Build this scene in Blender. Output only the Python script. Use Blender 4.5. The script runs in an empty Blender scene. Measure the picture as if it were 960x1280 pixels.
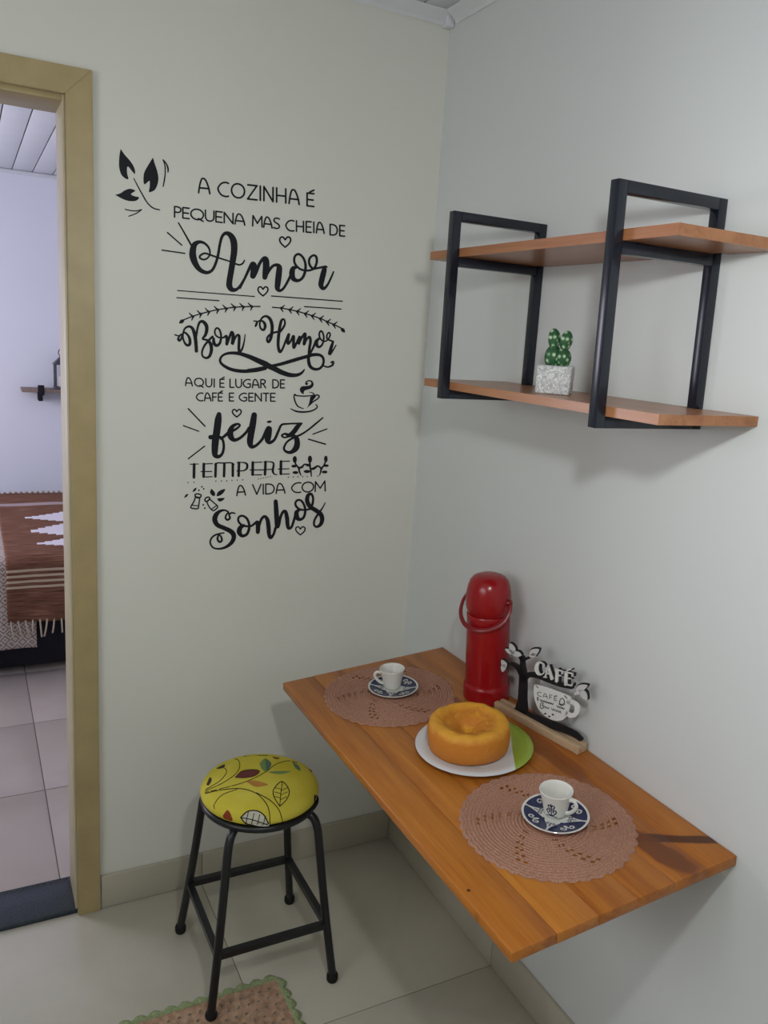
import bpy, bmesh, math, random
from mathutils import Vector, Matrix, Euler
random.seed(7)
PI = math.pi
S = bpy.context.scene
COL = S.collection

# ------------------------------------------------------------------ camera
CAM = Vector((-1.1919, -2.0861, 1.6199))
ROT = Euler((1.3557, -0.0660, -0.4674), 'XYZ')
FPX = 1011.5
cd = bpy.data.cameras.new('camera')
cd.sensor_fit = 'VERTICAL'; cd.sensor_height = 36.0; cd.lens = FPX / 1280 * 36.0
cd.clip_start = 0.02
cam = bpy.data.objects.new('camera', cd); COL.objects.link(cam)
cam.location = CAM; cam.rotation_euler = ROT
S.camera = cam
CM = ROT.to_matrix()

# ------------------------------------------------------------------ world, daylight, exposure
S.view_settings.view_transform = 'Standard'
S.view_settings.look = 'None'
S.view_settings.gamma = 1.0
S.view_settings.use_curve_mapping = False
S.view_settings.exposure = -0.06
w = bpy.data.worlds.new('sky'); S.world = w; w.use_nodes = True
w.node_tree.nodes['Background'].inputs[0].default_value = (0.62, 0.78, 1.0, 1)
w.node_tree.nodes['Background'].inputs[1].default_value = 0.9

def area(name, loc, rot, sx, sy, power, color):
    l = bpy.data.lights.new(name, 'AREA'); l.shape = 'RECTANGLE'; l.size = sx; l.size_y = sy
    l.energy = power; l.color = color
    o = bpy.data.objects.new(name, l); COL.objects.link(o)
    o.location = loc; o.rotation_euler = rot
    return o
# daylight through the kitchen window on the side opposite the table, and the bedroom window
area('kitchen_daylight', (-2.40, -1.55, 1.72), (PI/2, 0, -PI/2), 1.26, 0.80, 13, (1.0, 0.97, 0.96))
area('bedroom_daylight', (-2.83, 2.0, 1.45), (PI/2, 0, -PI/2), 1.5, 1.2, 48, (0.90, 0.86, 1.0))

# ------------------------------------------------------------------ helpers
def lin(c):
    return tuple(((x/255/12.92) if x/255 <= 0.04045 else ((x/255+0.055)/1.055)**2.4) for x in c)

class NT:
    def __init__(s, name, rough=0.5, spec=0.5):
        s.m = bpy.data.materials.new(name); s.m.use_nodes = True
        s.t = s.m.node_tree; s.n = s.t.nodes; s.b = s.n['Principled BSDF']
        s.b.inputs['Roughness'].default_value = rough
        s.b.inputs['Specular IOR Level'].default_value = spec
        s.tc = s.n.new('ShaderNodeTexCoord')
    def link(s, a, b): s.t.links.new(a, b)
    def map(s, scale=(1,1,1), loc=(0,0,0), rot=(0,0,0), src='Object'):
        m = s.n.new('ShaderNodeMapping'); m.inputs['Scale'].default_value = scale
        m.inputs['Location'].default_value = loc; m.inputs['Rotation'].default_value = rot
        s.link(s.tc.outputs[src], m.inputs['Vector']); return m.outputs[0]
    def noise(s, vec, scale, detail=3, rough=0.5, dist=0):
        n = s.n.new('ShaderNodeTexNoise'); n.inputs['Scale'].default_value = scale
        n.inputs['Detail'].default_value = detail; n.inputs['Roughness'].default_value = rough
        n.inputs['Distortion'].default_value = dist
        s.link(vec, n.inputs['Vector']); return n.outputs['Fac']
    def voronoi(s, vec, scale, feature='F1', out='Distance'):
        n = s.n.new('ShaderNodeTexVoronoi'); n.inputs['Scale'].default_value = scale
        n.feature = feature
        s.link(vec, n.inputs['Vector']); return n.outputs[out]
    def ramp(s, fac, stops):
        r = s.n.new('ShaderNodeValToRGB'); e = r.color_ramp.elements
        while len(e) < len(stops): e.new(0.5)
        for i, (p, c) in enumerate(stops):
            e[i].position = p; e[i].color = (*c, 1) if len(c) == 3 else c
        s.link(fac, r.inputs[0]); return r.outputs[0]
    def mix(s, fac, a, b):
        m = s.n.new('ShaderNodeMix'); m.data_type = 'RGBA'
        for k, x in ((0, fac), (6, a), (7, b)):
            if isinstance(x, (int, float)): m.inputs[k].default_value = x
            elif isinstance(x, tuple): m.inputs[k].default_value = (*x, 1)
            else: s.link(x, m.inputs[k])
        return m.outputs[2]
    def math(s, op, a, b=None, c=None):
        m = s.n.new('ShaderNodeMath'); m.operation = op
        for k, x in enumerate((a, b, c)):
            if x is None: continue
            if isinstance(x, (int, float)): m.inputs[k].default_value = x
            else: s.link(x, m.inputs[k])
        return m.outputs[0]
    def sep(s, vec):
        n = s.n.new('ShaderNodeSeparateXYZ'); s.link(vec, n.inputs[0]); return n.outputs
    def col(s, c):
        if isinstance(c, tuple): s.b.inputs['Base Color'].default_value = (*c, 1)
        else: s.link(c, s.b.inputs['Base Color'])
        return s
    def bump(s, h, strength=0.2, dist=0.001):
        b = s.n.new('ShaderNodeBump'); b.inputs['Strength'].default_value = strength
        b.inputs['Distance'].default_value = dist
        s.link(h, b.inputs['Height']); s.link(b.outputs[0], s.b.inputs['Normal'])
        return s

def plain(name, rgb, rough=0.5, spec=0.5, var=0.06, scale=30, bump=0.0, metal=0.0):
    t = NT(name, rough, spec); c = lin(rgb)
    f = t.noise(t.map(), scale, 3)
    t.col(t.ramp(f, [(0.25, tuple(x*(1-var) for x in c)), (0.75, tuple(min(1, x*(1+var)) for x in c))]))
    if bump: t.bump(f, bump, 0.001)
    t.b.inputs['Metallic'].default_value = metal
    return t.m

M = {}
def wallpaint(name, rgb):
    t = NT(name, 0.6, 0.35); c = lin(rgb)
    big = t.noise(t.map(), 1.3, 3); fine = t.noise(t.map(), 90, 3)
    t.col(t.ramp(big, [(0.3, tuple(x*0.965 for x in c)), (0.7, c)])); t.bump(fine, 0.12, 0.001)
    return t.m
M['wall'] = wallpaint('wall_paint', (222, 222, 214))
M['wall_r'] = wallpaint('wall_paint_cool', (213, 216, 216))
M['bedwall'] = wallpaint('bedroom_wall_paint', (226, 228, 238))
M['pvc'] = plain('white_pvc', (214, 216, 220), 0.35, 0.5, 0.03, 8)
M['casing'] = plain('khaki_door_paint', (168, 150, 108), 0.42, 0.5, 0.10, 14, 0.12)
M['jamb'] = plain('cream_jamb_paint', (196, 184, 152), 0.45, 0.5, 0.08, 14)
def tilemat(name, a, b, rough):
    t = NT(name, rough, 0.5)
    oi = t.n.new('ShaderNodeObjectInfo')
    v = t.map(); f = t.noise(v, 2.2, 5, 0.6, 0.8)
    base = t.ramp(f, [(0.3, lin(a)), (0.7, lin(b))])
    t.col(t.mix(t.math('MULTIPLY', oi.outputs['Random'], 0.10), base, lin((150, 146, 132))))
    return t.m
M['tile'] = tilemat('polished_beige_tile', (186, 182, 166), (200, 196, 182), 0.22)
M['tile_bed'] = tilemat('bedroom_grey_tile', (178, 166, 158), (190, 178, 172), 0.3)
M['basetile'] = tilemat('baseboard_tile', (172, 166, 150), (188, 182, 166), 0.3)
M['grout'] = plain('grey_grout', (120, 116, 106), 0.9, 0.2)
M['granite'] = plain('dark_granite', (52, 60, 68), 0.25, 0.5, 0.35, 160)
M['vinyl'] = plain('black_vinyl', (22, 23, 30), 0.6, 0.25, 0.03)
M['black_metal'] = plain('black_painted_steel', (20, 25, 37), 0.22, 0.5, 0.05, 20)
M['stool_metal'] = plain('black_stool_steel', (20, 23, 27), 0.35, 0.5, 0.05, 20)
M['rubber'] = plain('black_rubber', (22, 22, 23), 0.7, 0.3)
M['porcelain'] = plain('white_porcelain', (226, 224, 218), 0.12, 0.5, 0.02)
M['navy'] = plain('navy_glaze', (30, 38, 78), 0.15, 0.5, 0.18, 60)
M['cupmotif'] = plain('dark_blue_cup_glaze', (38, 44, 70), 0.2, 0.5, 0.1, 60)
M['white_glaze'] = plain('pale_glaze', (206, 206, 200), 0.15, 0.5, 0.04)
M['red'] = plain('red_plastic', (150, 14, 22), 0.22, 0.5, 0.05, 6)
M['dark_red'] = plain('dark_red_plastic', (122, 14, 22), 0.3, 0.5, 0.05, 6)
M['mdf_black'] = plain('black_mdf', (22, 23, 30), 0.5, 0.4, 0.05)
M['mdf_white'] = plain('white_mdf', (226, 226, 224), 0.5, 0.4, 0.03)
M['print_black'] = plain('thin_black_print', (48, 48, 52), 0.6, 0.3)
M['frost'] = plain('pale_leaf', (206, 206, 206), 0.5, 0.4, 0.05)
M['bulb_socket'] = plain('white_socket', (220, 220, 214), 0.4)
M['dark_gap'] = plain('bed_shade_and_brackets', (34, 33, 40), 0.8, 0.2)
M['fabric_white'] = plain('mattress_cloth', (205, 200, 196), 0.9, 0.1)

def woodmat(name, c1, c2, c3, figure=False, rough=0.35):
    t = NT(name, rough, 0.45)
    oi = t.n.new('ShaderNodeObjectInfo')
    add = t.n.new('ShaderNodeVectorMath'); add.operation = 'ADD'
    cmb = t.n.new('ShaderNodeCombineXYZ')
    t.link(t.math('MULTIPLY', oi.outputs['Random'], 7.0), cmb.inputs[0])
    t.link(t.math('MULTIPLY', oi.outputs['Random'], 13.0), cmb.inputs[1])
    t.link(t.tc.outputs['Object'], add.inputs[0]); t.link(cmb.outputs[0], add.inputs[1])
    mp = t.n.new('ShaderNodeMapping'); mp.inputs['Scale'].default_value = (1.0, 0.06, 1.0)
    t.link(add.outputs[0], mp.inputs[0])
    big = t.noise(mp.outputs[0], 26, 4, 0.55, 0.6)
    fine = t.noise(mp.outputs[0], 150, 4, 0.6, 0.2)
    f = t.math('ADD', t.math('MULTIPLY', big, 0.65), t.math('MULTIPLY', fine, 0.35))
    c = t.ramp(f, [(0.32, lin(c3)), (0.47, lin(c1)), (0.66, lin(c2))])
    tone = t.math('MULTIPLY', oi.outputs['Random'], 0.30)
    c = t.mix(tone, c, lin(c3))
    if figure:
        P = t.tc.outputs['Object']
        nz = t.noise(t.map(), 14, 3)
        def blob(a, b, half, dark, strength):
            nonlocal c
            (s0, y0), (s1, y1) = a, b
            cx, cy = -(s0+s1)/2, (y0+y1)/2
            L = math.hypot(s1-s0, y1-y0)/2; ang = math.atan2(y1-y0, -(s1-s0))
            m1 = t.n.new('ShaderNodeMapping'); m1.vector_type = 'TEXTURE'
            m1.inputs['Location'].default_value = (cx, cy, 0); m1.inputs['Rotation'].default_value = (0, 0, ang)
            m1.inputs['Scale'].default_value = (L, half, 1.0)
            t.link(P, m1.inputs[0]); o = t.sep(m1.outputs[0])
            d = t.math('SQRT', t.math('ADD', t.math('MULTIPLY', o[0], o[0]), t.math('MULTIPLY', o[1], o[1])))
            d = t.math('ADD', d, t.math('MULTIPLY', t.math('SUBTRACT', nz, 0.5), 0.9))
            k = t.ramp(d, [(0.72, (strength,)*3), (1.05, (0, 0, 0))])
            c = t.mix(k, c, lin(dark))
        blob((.18, -1.10), (-.04, -1.23), .014, (80, 42, 22), .95)
        blob((.13, -1.10), (.098, -1.265), .030, (108, 58, 28), .9)
        blob((.14, -.24), (.14, -.60), .018, (112, 56, 26), .75)
        blob((.08, -.66), (.085, -.99), .030, (124, 66, 32), .7)
        blob((.476, -1.106), (.471, -1.112), .004, (40, 22, 14), .9)
        blob((.495, -1.125), (.492, -1.175), .006, (80, 40, 20), .8)
    t.col(c); t.bump(fine, 0.06, 0.001)
    return t.m
M['table_wood'] = woodmat('honey_pine', (176, 106, 36), (196, 126, 48), (142, 76, 24), True, 0.38)
M['shelf_wood'] = woodmat('shelf_pine', (166, 112, 74), (182, 128, 88), (142, 90, 58), False, 0.3)
M['pale_wood'] = woodmat('pale_pine', (196, 168, 136), (206, 180, 150), (178, 148, 116), False, 0.5)
M['grey_wood'] = woodmat('weathered_wood', (128, 110, 100), (146, 128, 116), (104, 88, 82), False, 0.6)

def mesh_obj(name, verts, faces, mat, parent=None, smooth=False, angle=40, attrs=None):
    me = bpy.data.meshes.new(name); me.from_pydata([tuple(v) for v in verts], [], faces); me.update()
    return link_mesh(name, me, mat, parent, smooth, angle)
def link_mesh(name, me, mat, parent=None, smooth=False, angle=40):
    if smooth:
        me.polygons.foreach_set('use_smooth', [True]*len(me.polygons))
        if angle < 180: me.set_sharp_from_angle(angle=math.radians(angle))
    if mat and not me.materials: me.materials.append(mat)
    o = bpy.data.objects.new(name, me); COL.objects.link(o)
    if parent: o.parent = parent
    return o
def bm_obj(name, bm, mat, parent=None, smooth=False, angle=40):
    bmesh.ops.recalc_face_normals(bm, faces=bm.faces)
    me = bpy.data.meshes.new(name); bm.to_mesh(me); bm.free()
    return link_mesh(name, me, mat, parent, smooth, angle)
def add_box(bm, x0, x1, y0, y1, z0, z1, bevel=0.0, seg=2):
    r = bmesh.ops.create_cube(bm, size=1.0)
    vs = r['verts']
    for v in vs:
        v.co = Vector((x0+(v.co.x+.5)*(x1-x0), y0+(v.co.y+.5)*(y1-y0), z0+(v.co.z+.5)*(z1-z0)))
    if bevel:
        es = list({e for v in vs for e in v.link_edges})
        bmesh.ops.bevel(bm, geom=es, offset=bevel, segments=seg, affect='EDGES', profile=0.5)
def box(name, x0, x1, y0, y1, z0, z1, mat, parent=None, bevel=0.0):
    bm = bmesh.new(); add_box(bm, x0, x1, y0, y1, z0, z1, bevel)
    return bm_obj(name, bm, mat, parent, bevel > 0, 50)
def lathe(name, prof, mat, parent=None, seg=48, fn=None, angle=45, closed=False):
    vs, fs = [], []
    n = len(prof)
    for i in range(seg):
        a = 2*PI*i/seg
        for j, (r, z) in enumerate(prof):
            rr, zz = (r, z) if fn is None else fn(r, z, a, j)
            vs.append((rr*math.cos(a), rr*math.sin(a), zz))
    for i in range(seg):
        k = (i+1) % seg
        for j in range(n-1 if not closed else n):
            j2 = (j+1) % n
            fs.append((i*n+j, k*n+j, k*n+j2, i*n+j2))
    bm = bmesh.new(); me = bpy.data.meshes.new('t'); me.from_pydata(vs, [], fs); bm.from_mesh(me); bpy.data.meshes.remove(me)
    bmesh.ops.remove_doubles(bm, verts=bm.verts, dist=1e-6)
    return bm_obj(name, bm, mat, parent, True, angle)
def catmull(pts, sub=6):
    if len(pts) < 3: return [tuple(p) for p in pts]
    out = []
    P = [pts[0]] + list(pts) + [pts[-1]]
    for i in range(1, len(P)-2):
        p0, p1, p2, p3 = P[i-1], P[i], P[i+1], P[i+2]
        for k in range(sub):
            t = k/sub
            out.append(tuple(0.5*((2*b)+(-a+c)*t+(2*a-5*b+4*c-d)*t*t+(-a+3*b-3*c+d)*t**3) for a, b, c, d in zip(p0, p1, p2, p3)))
    out.append(tuple(pts[-1])); return out
def tube(name, pts, r, mat, parent=None, seg=12, sub=6, closed=False, flat=1.0, smooth=True):
    P = [Vector(p) for p in (catmull(pts, sub) if sub > 1 else pts)]
    n = len(P); vs, fs = [], []
    T = [(P[min(i+1, n-1)]-P[max(i-1, 0)]).normalized() for i in range(n)]
    if closed: T = [(P[(i+1) % n]-P[i-1]).normalized() for i in range(n)]
    up = Vector((0, 0, 1)) if abs(T[0].z) < .9 else Vector((1, 0, 0))
    N = (up - T[0]*up.dot(T[0])).normalized()
    for i in range(n):
        N = (N - T[i]*N.dot(T[i])).normalized(); B = T[i].cross(N)
        for k in range(seg):
            a = 2*PI*k/seg + PI/seg
            vs.append(P[i] + (N*math.cos(a)*flat + B*math.sin(a))*r)
    for i in range(n-(0 if closed else 1)):
        j = (i+1) % n
        for k in range(seg):
            l = (k+1) % seg
            fs.append((i*seg+k, i*seg+l, j*seg+l, j*seg+k))
    if not closed:
        fs.append(tuple(range(seg))[::-1]); fs.append(tuple((n-1)*seg+k for k in range(seg)))
    bm = bmesh.new(); me = bpy.data.meshes.new('t'); me.from_pydata([tuple(v) for v in vs], [], fs); bm.from_mesh(me); bpy.data.meshes.remove(me)
    return bm_obj(name, bm, mat, parent, smooth, 50)

def empty(name, loc=(0, 0, 0), mat=None):
    o = bpy.data.objects.new(name, None); COL.objects.link(o)
    o.empty_display_size = 0.05
    if mat is not None: o.matrix_basis = mat
    else: o.location = loc
    return o
def tag(o, label=None, cat=None, group=None, kind=None):
    if label: o['label'] = label
    if cat: o['category'] = cat
    if group: o['group'] = group
    if kind: o['kind'] = kind
    return o
def struct(o, label=None): return tag(o, label, None, None, 'structure')

# pixel of the 960x1280 frame -> direction in the room
def ray(u, v): return CM @ Vector(((u-480)/FPX, -(v-640)/FPX, -1))
def hit(u, v, n, d):
    r = ray(u, v); n = Vector(n); return CAM + r*((d-n.dot(CAM))/n.dot(r))

# ribbons: strokes drawn in some 2-D frame, mapped point by point to a surface
def sections(pts, w=None, sub=6):
    pts = [tuple(p) if len(p) == 3 else (p[0], p[1], w) for p in pts]
    P = catmull(pts, sub)
    Q = [P[0]]
    for p in P[1:]:
        if math.hypot(p[0]-Q[-1][0], p[1]-Q[-1][1]) > 1e-6: Q.append(p)
    n = len(Q); out = []
    if n < 2: return []
    def tang(i):
        a, b = Q[max(i-1, 0)], Q[min(i+1, n-1)]; l = math.hypot(b[0]-a[0], b[1]-a[1]) or 1
        return (b[0]-a[0])/l, (b[1]-a[1])/l
    t = tang(0); h = Q[0][2]/2
    for k in (80, 55, 28):
        a = math.radians(k); out.append((Q[0][0]-t[0]*h*math.sin(a), Q[0][1]-t[1]*h*math.sin(a), t, h*math.cos(a)))
    for i in range(n): out.append((Q[i][0], Q[i][1], tang(i), Q[i][2]/2))
    t = tang(n-1); h = Q[-1][2]/2
    for k in (28, 55, 80):
        a = math.radians(k); out.append((Q[-1][0]+t[0]*h*math.sin(a), Q[-1][1]+t[1]*h*math.sin(a), t, h*math.cos(a)))
    return [((x-ty*h, y+tx*h), (x+ty*h, y-tx*h)) for x, y, (tx, ty), h in out]
class Ink:
    """collects ribbons and filled outlines; map(x, y, level) -> 3-D"""
    def __init__(s, mp, thick=False): s.v = []; s.f = []; s.mp = mp; s.thick = thick; s.c = 0
    def stroke(s, pts, w=None, sub=6, T=lambda x, y: (x, y)):
        sec = sections(pts, w, sub)
        if not sec: return
        b = len(s.v); m = 4 if s.thick else 2
        for L, R in sec:
            L = T(*L); R = T(*R)
            s.c += 1; k = 0 if s.thick else s.c
            s.v.append(s.mp(*L, k)); s.v.append(s.mp(*R, k))
            if s.thick: s.v.append(s.mp(*R, 1)); s.v.append(s.mp(*L, 1))
        for i in range(len(sec)-1):
            p, q = b+i*m, b+(i+1)*m
            if s.thick:
                for k in range(4): s.f.append((p+k, p+(k+1) % 4, q+(k+1) % 4, q+k))
            else: s.f.append((p, p+1, q+1, q))
        if s.thick: s.f += [(b, b+1, b+2, b+3), tuple(b+(len(sec)-1)*m+k for k in (3, 2, 1, 0))]
    def fill(s, pts, sub=5, T=lambda x, y: (x, y), smooth=True):
        P = catmull(list(pts)+[pts[0]], sub)[:-1] if smooth else list(pts)
        P = [T(x, y) for x, y in P]
        b = len(s.v); n = len(P)
        s.c += 1; k = 0 if s.thick else s.c
        s.v += [s.mp(x, y, k) for x, y in P]; s.f.append(tuple(range(b, b+n)))
        if s.thick:
            s.v += [s.mp(x, y, 1) for x, y in P]; s.f.append(tuple(range(b+n, b+2*n))[::-1])
            for k in range(n): s.f.append((b+k, b+n+k, b+n+(k+1) % n, b+(k+1) % n))
    def patch(s, pts, T, rings=5):
        # filled outline laid on a curved surface: rings of points shrinking to the middle
        P = catmull(list(pts)+[pts[0]], 4)[:-1]; n = len(P); s.c += 1
        cx = sum(p[0] for p in P)/n; cy = sum(p[1] for p in P)/n; b = len(s.v)
        for k in range(rings):
            q = 1-k/rings
            s.v += [s.mp(*T(cx+(x-cx)*q, cy+(y-cy)*q), s.c) for x, y in P]
        s.v.append(s.mp(*T(cx, cy), s.c)); m = len(s.v)-1
        for k in range(rings):
            for j in range(n):
                j2 = (j+1) % n
                if k < rings-1: s.f.append((b+k*n+j, b+k*n+j2, b+(k+1)*n+j2, b+(k+1)*n+j))
                else: s.f.append((b+k*n+j, b+k*n+j2, m))
    def done(s, name, mat, parent, flip=None):
        bm = bmesh.new(); me = bpy.data.meshes.new('t'); me.from_pydata([tuple(p) for p in s.v], [], s.f)
        bm.from_mesh(me); bpy.data.meshes.remove(me)
        bmesh.ops.triangulate(bm, faces=[f for f in bm.faces if len(f.verts) > 4])
        if s.thick: return bm_obj(name, bm, mat, parent)
        if flip is not None:
            bm.normal_update()
            for f in bm.faces:
                if f.normal.dot(flip) < 0: f.normal_flip()
        me = bpy.data.meshes.new(name); bm.to_mesh(me); bm.free()
        return link_mesh(name, me, mat, parent)
def crop(x0, y0, sc): return lambda x, y: (x0+x/sc, y0+y/sc)

# stroke alphabet for the thin capitals: (width, curved strokes, straight strokes)
def ell(cx, cy, rx, ry, a0=90, a1=450, n=12):
    return [(cx+rx*math.cos(math.radians(a0+(a1-a0)*i/n)), cy+ry*math.sin(math.radians(a0+(a1-a0)*i/n))) for i in range(n+1)]
GL = {
 'A': (.78, [[(0, 0), (.07, .5), (.2, .93), (.34, 1), (.5, .88), (.68, .45), (.78, 0)]], [[(.06, .34), (.72, .34)]]),
 'C': (.80, [[(.8, .95), (.6, 1), (.3, .92), (.08, .7), (0, .5), (.08, .27), (.3, .06), (.6, 0), (.8, .04)]], []),
 'O': (1.0, [ell(.5, .5, .5, .5)], []),
 'Z': (.72, [], [[(.02, 1), (.72, 1)], [(.72, 1), (0, 0)], [(0, 0), (.72, 0)]]),
 'I': (.04, [], [[(.02, 0), (.02, 1)]]),
 'N': (.74, [], [[(.02, 0), (.02, 1)], [(.02, 1), (.72, 0)], [(.72, 0), (.72, 1)]]),
 'H': (.74, [], [[(.02, 0), (.02, 1)], [(.72, 0), (.72, 1)], [(.02, .48), (.72, .48)]]),
 'E': (.52, [], [[(.02, 0), (.02, 1)], [(.02, 1), (.52, 1)], [(.02, .5), (.46, .5)], [(.02, 0), (.52, 0)]]),
 'É': (.52, [], [[(.02, 0), (.02, 1)], [(.02, 1), (.52, 1)], [(.02, .5), (.46, .5)], [(.02, 0), (.52, 0)], [(.22, 1.1), (.52, 1.28)]]),
 'F': (.50, [], [[(.02, 0), (.02, 1)], [(.02, 1), (.5, 1)], [(.02, .5), (.44, .5)]]),
 'P': (.52, [[(.02, 1), (.3, 1), (.5, .88), (.52, .74), (.46, .56), (.3, .48), (.02, .48)]], [[(.02, 0), (.02, 1)]]),
 'Q': (1.0, [ell(.5, .5, .5, .5)], [[(.6, .12), (.98, -.1)]]),
 'U': (.70, [[(.02, 1), (.02, .5), (.06, .2), (.2, .03), (.36, 0), (.52, .04), (.66, .2), (.7, .5), (.7, 1)]], []),
 'M': (.92, [], [[(.02, 0), (.05, 1)], [(.05, 1), (.46, .3)], [(.46, .3), (.87, 1)], [(.87, 1), (.9, 0)]]),
 'S': (.56, [[(.54, .93), (.36, 1), (.12, .95), (.04, .78), (.12, .6), (.42, .44), (.55, .25), (.46, .06), (.25, 0), (.02, .06)]], []),
 'D': (.76, [[(.02, 1), (.3, 1), (.58, .9), (.74, .65), (.75, .4), (.62, .12), (.32, 0), (.02, 0)]], [[(.02, 0), (.02, 1)]]),
 'L': (.48, [], [[(.02, 0), (.02, 1)], [(.02, 0), (.48, 0)]]),
 'G': (.88, [[(.82, .93), (.6, 1), (.3, .92), (.08, .7), (0, .5), (.08, .27), (.3, .06), (.6, 0), (.84, .1)]], [[(.84, .1), (.84, .46)], [(.84, .46), (.54, .46)]]),
 'R': (.58, [[(.02, 1), (.3, 1), (.5, .9), (.54, .75), (.46, .58), (.3, .5), (.02, .5)]], [[(.02, 0), (.02, 1)], [(.28, .5), (.58, 0)]]),
 'T': (.62, [], [[(0, 1), (.62, 1)], [(.31, 1), (.31, 0)]]),
 'V': (.74, [], [[(0, 1), (.37, 0)], [(.37, 0), (.74, 1)]]),
}
def word(ink, text, p0, p1, h, lw, gap=.24):
    tot = sum(GL[c][0] for c in text) + gap*(len(text)-1)
    x = 0
    for c in text:
        wd, curves, lines = GL[c]
        def T(pt):
            u = (x+pt[0])/tot
            return (p0[0]+(p1[0]-p0[0])*u, p0[1]+(p1[1]-p0[1])*u - h*pt[1])
        for s in curves: ink.stroke([T(q) for q in s], lw, 4)
        for s in lines: ink.stroke([T(q) for q in s], lw, 1)
        x += wd + gap

# ================================================================== THE ROOM
H = 2.465           # kitchen ceiling
DX = -0.974         # right edge of the door opening
DW = 0.82
DH = 2.095
X0, Y0 = -2.35, -3.3
def structbox(name, boxes, mat, label=None):
    bm = bmesh.new()
    for b in boxes: add_box(bm, *b)
    return struct(bm_obj(name, bm, mat), label)
structbox('wall_left', [(DX, 0.12, 0, .14, 0, H+.1), (X0-.1, DX-DW, 0, .14, 0, H+.1), (DX-DW, DX, 0, .14, DH, H+.1)], M['wall'])
structbox('wall_right', [(0, .12, Y0-.1, 0, 0, H+.1)], M['wall_r'])
structbox('wall_behind', [(X0-.12, 0, Y0-.12, Y0, 0, H+.1)], M['wall'])
structbox('wall_opposite', [(X0-.12, X0, Y0, 0, 0, 1.3), (X0-.12, X0, Y0, 0, 2.14, H+.1),
          (X0-.12, X0, Y0, -2.2, 1.3, 2.14), (X0-.12, X0, -.9, 0, 1.3, 2.14)], M['wall'])
# window frame opposite the table
wf = bmesh.new()
for b in [(-2.2, -2.15, 1.3, 2.14), (-.95, -.9, 1.3, 2.14), (-2.15, -.95, 1.3, 1.34), (-2.15, -.95, 2.10, 2.14), (-1.57, -1.53, 1.34, 2.10)]:
    add_box(wf, X0-.045, X0-.005, b[0], b[1], b[2], b[3], .003)
win = struct(bm_obj('window_1', wf, M['pvc']))
# floor of loose-laid tiles on a grout bed
fl = struct(box('floor', X0, 0, Y0, 0.0, -.05, -.0015, M['grout']))
xs = [0, -.63]; 
while xs[-1] > X0: xs.append(max(xs[-1]-.6, X0))
ys = [0, -.61]
while ys[-1] > Y0: ys.append(max(ys[-1]-.6, Y0))
g = .0012
for i in range(len(xs)-1):
    for j in range(len(ys)-1):
        box('tile', xs[i+1]+g, xs[i]-g, ys[j+1]+g, ys[j]-g, -.008, 0, M['tile'], fl, .0006)
# tile baseboards
bl = struct(empty('baseboard_left')); br = struct(empty('baseboard_right'))
HB = .101; TB = .010
for a, b in [(-.914, -.63), (-.63, -TB-.0005)]:
    box('baseboard_tile', a+.0008, b-.0008, -TB, 0, .0008, HB, M['basetile'], bl, .0012)
for j in range(len(ys)-1):
    a, b = ys[j+1], ys[j]
    box('baseboard_tile', -TB, 0, a+.0008, b-.0008, .0008, HB, M['basetile'], br, .0012)
# ceiling of narrow white boards and its cornice
ce = struct(box('ceiling', X0, 0, Y0, 0, H+.012, H+.06, M['pvc']))
n = int((0-X0)/.1)
for i in range(n+1):
    a = max(-(i+1)*.1, X0)
    box('ceiling_board', a+.002, -i*.1-.002, Y0, 0, H, H+.011, M['pvc'], ce, .0015)
def cornice(name, along, a, b):
    prof = [(0, H-.028), (.004, H-.030), (.008, H-.022), (.020, H-.012), (.028, H-.006), (.034, H-.0005), (0, H-.0005)]
    vs = []
    for e in (a, b):
        for (o, z) in prof: vs.append((e, -o, z) if along == 'x' else (-o, e, z))
    n = len(prof); fs = [(k, (k+1) % n, n+(k+1) % n, n+k) for k in range(n)] + [tuple(range(n)), tuple(range(n, 2*n))[::-1]]
    bm = bmesh.new(); me = bpy.data.meshes.new('t'); me.from_pydata(vs, [], fs); bm.from_mesh(me)
    return struct(bm_obj(name, bm, M['pvc']))
cornice('trim_1', 'x', X0, 0); cornice('trim_2', 'y', Y0, -.034)
box('cornice_corner_piece', -.026, -.0005, -.026, -.0005, H-.036, H-.001, M['pvc'], bpy.data.objects['trim_1'], .004)

# door frame: casing on the kitchen side, lining through the wall
d1 = struct(empty('door_1', (0, 0, 0)))
CW = .058; CT = .016
def prism(name, pts, y0, y1, mat, parent):
    vs = [(x, y0, z) for x, z in pts] + [(x, y1, z) for x, z in pts]; n = len(pts)
    fs = [tuple(range(n)), tuple(range(n, 2*n))[::-1]] + [(k, n+k, n+(k+1) % n, (k+1) % n) for k in range(n)]
    bm = bmesh.new(); me = bpy.data.meshes.new('t'); me.from_pydata(vs, [], fs); bm.from_mesh(me); bpy.data.meshes.remove(me)
    bmesh.ops.bevel(bm, geom=list(bm.edges), offset=.0015, segments=2, affect='EDGES')
    return bm_obj(name, bm, mat, parent, True, 50)
XL = DX - DW
prism('casing_upright', [(DX, 0), (DX+CW, 0), (DX+CW, DH+CW), (DX, DH)], -CT, 0, M['casing'], d1)
prism('casing_upright', [(XL, 0), (XL-CW, 0), (XL-CW, DH+CW), (XL, DH)], -CT, 0, M['casing'], d1)
prism('casing_head', [(XL, DH), (DX, DH), (DX+CW, DH+CW), (XL-CW, DH+CW)], -CT, 0, M['casing'], d1)
box('jamb', DX-.006, DX, 0.0, .14, 0.012, DH, M['jamb'], d1, .001)
box('jamb', XL, XL+.006, 0.0, .14, 0.012, DH, M['jamb'], d1, .001)
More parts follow.
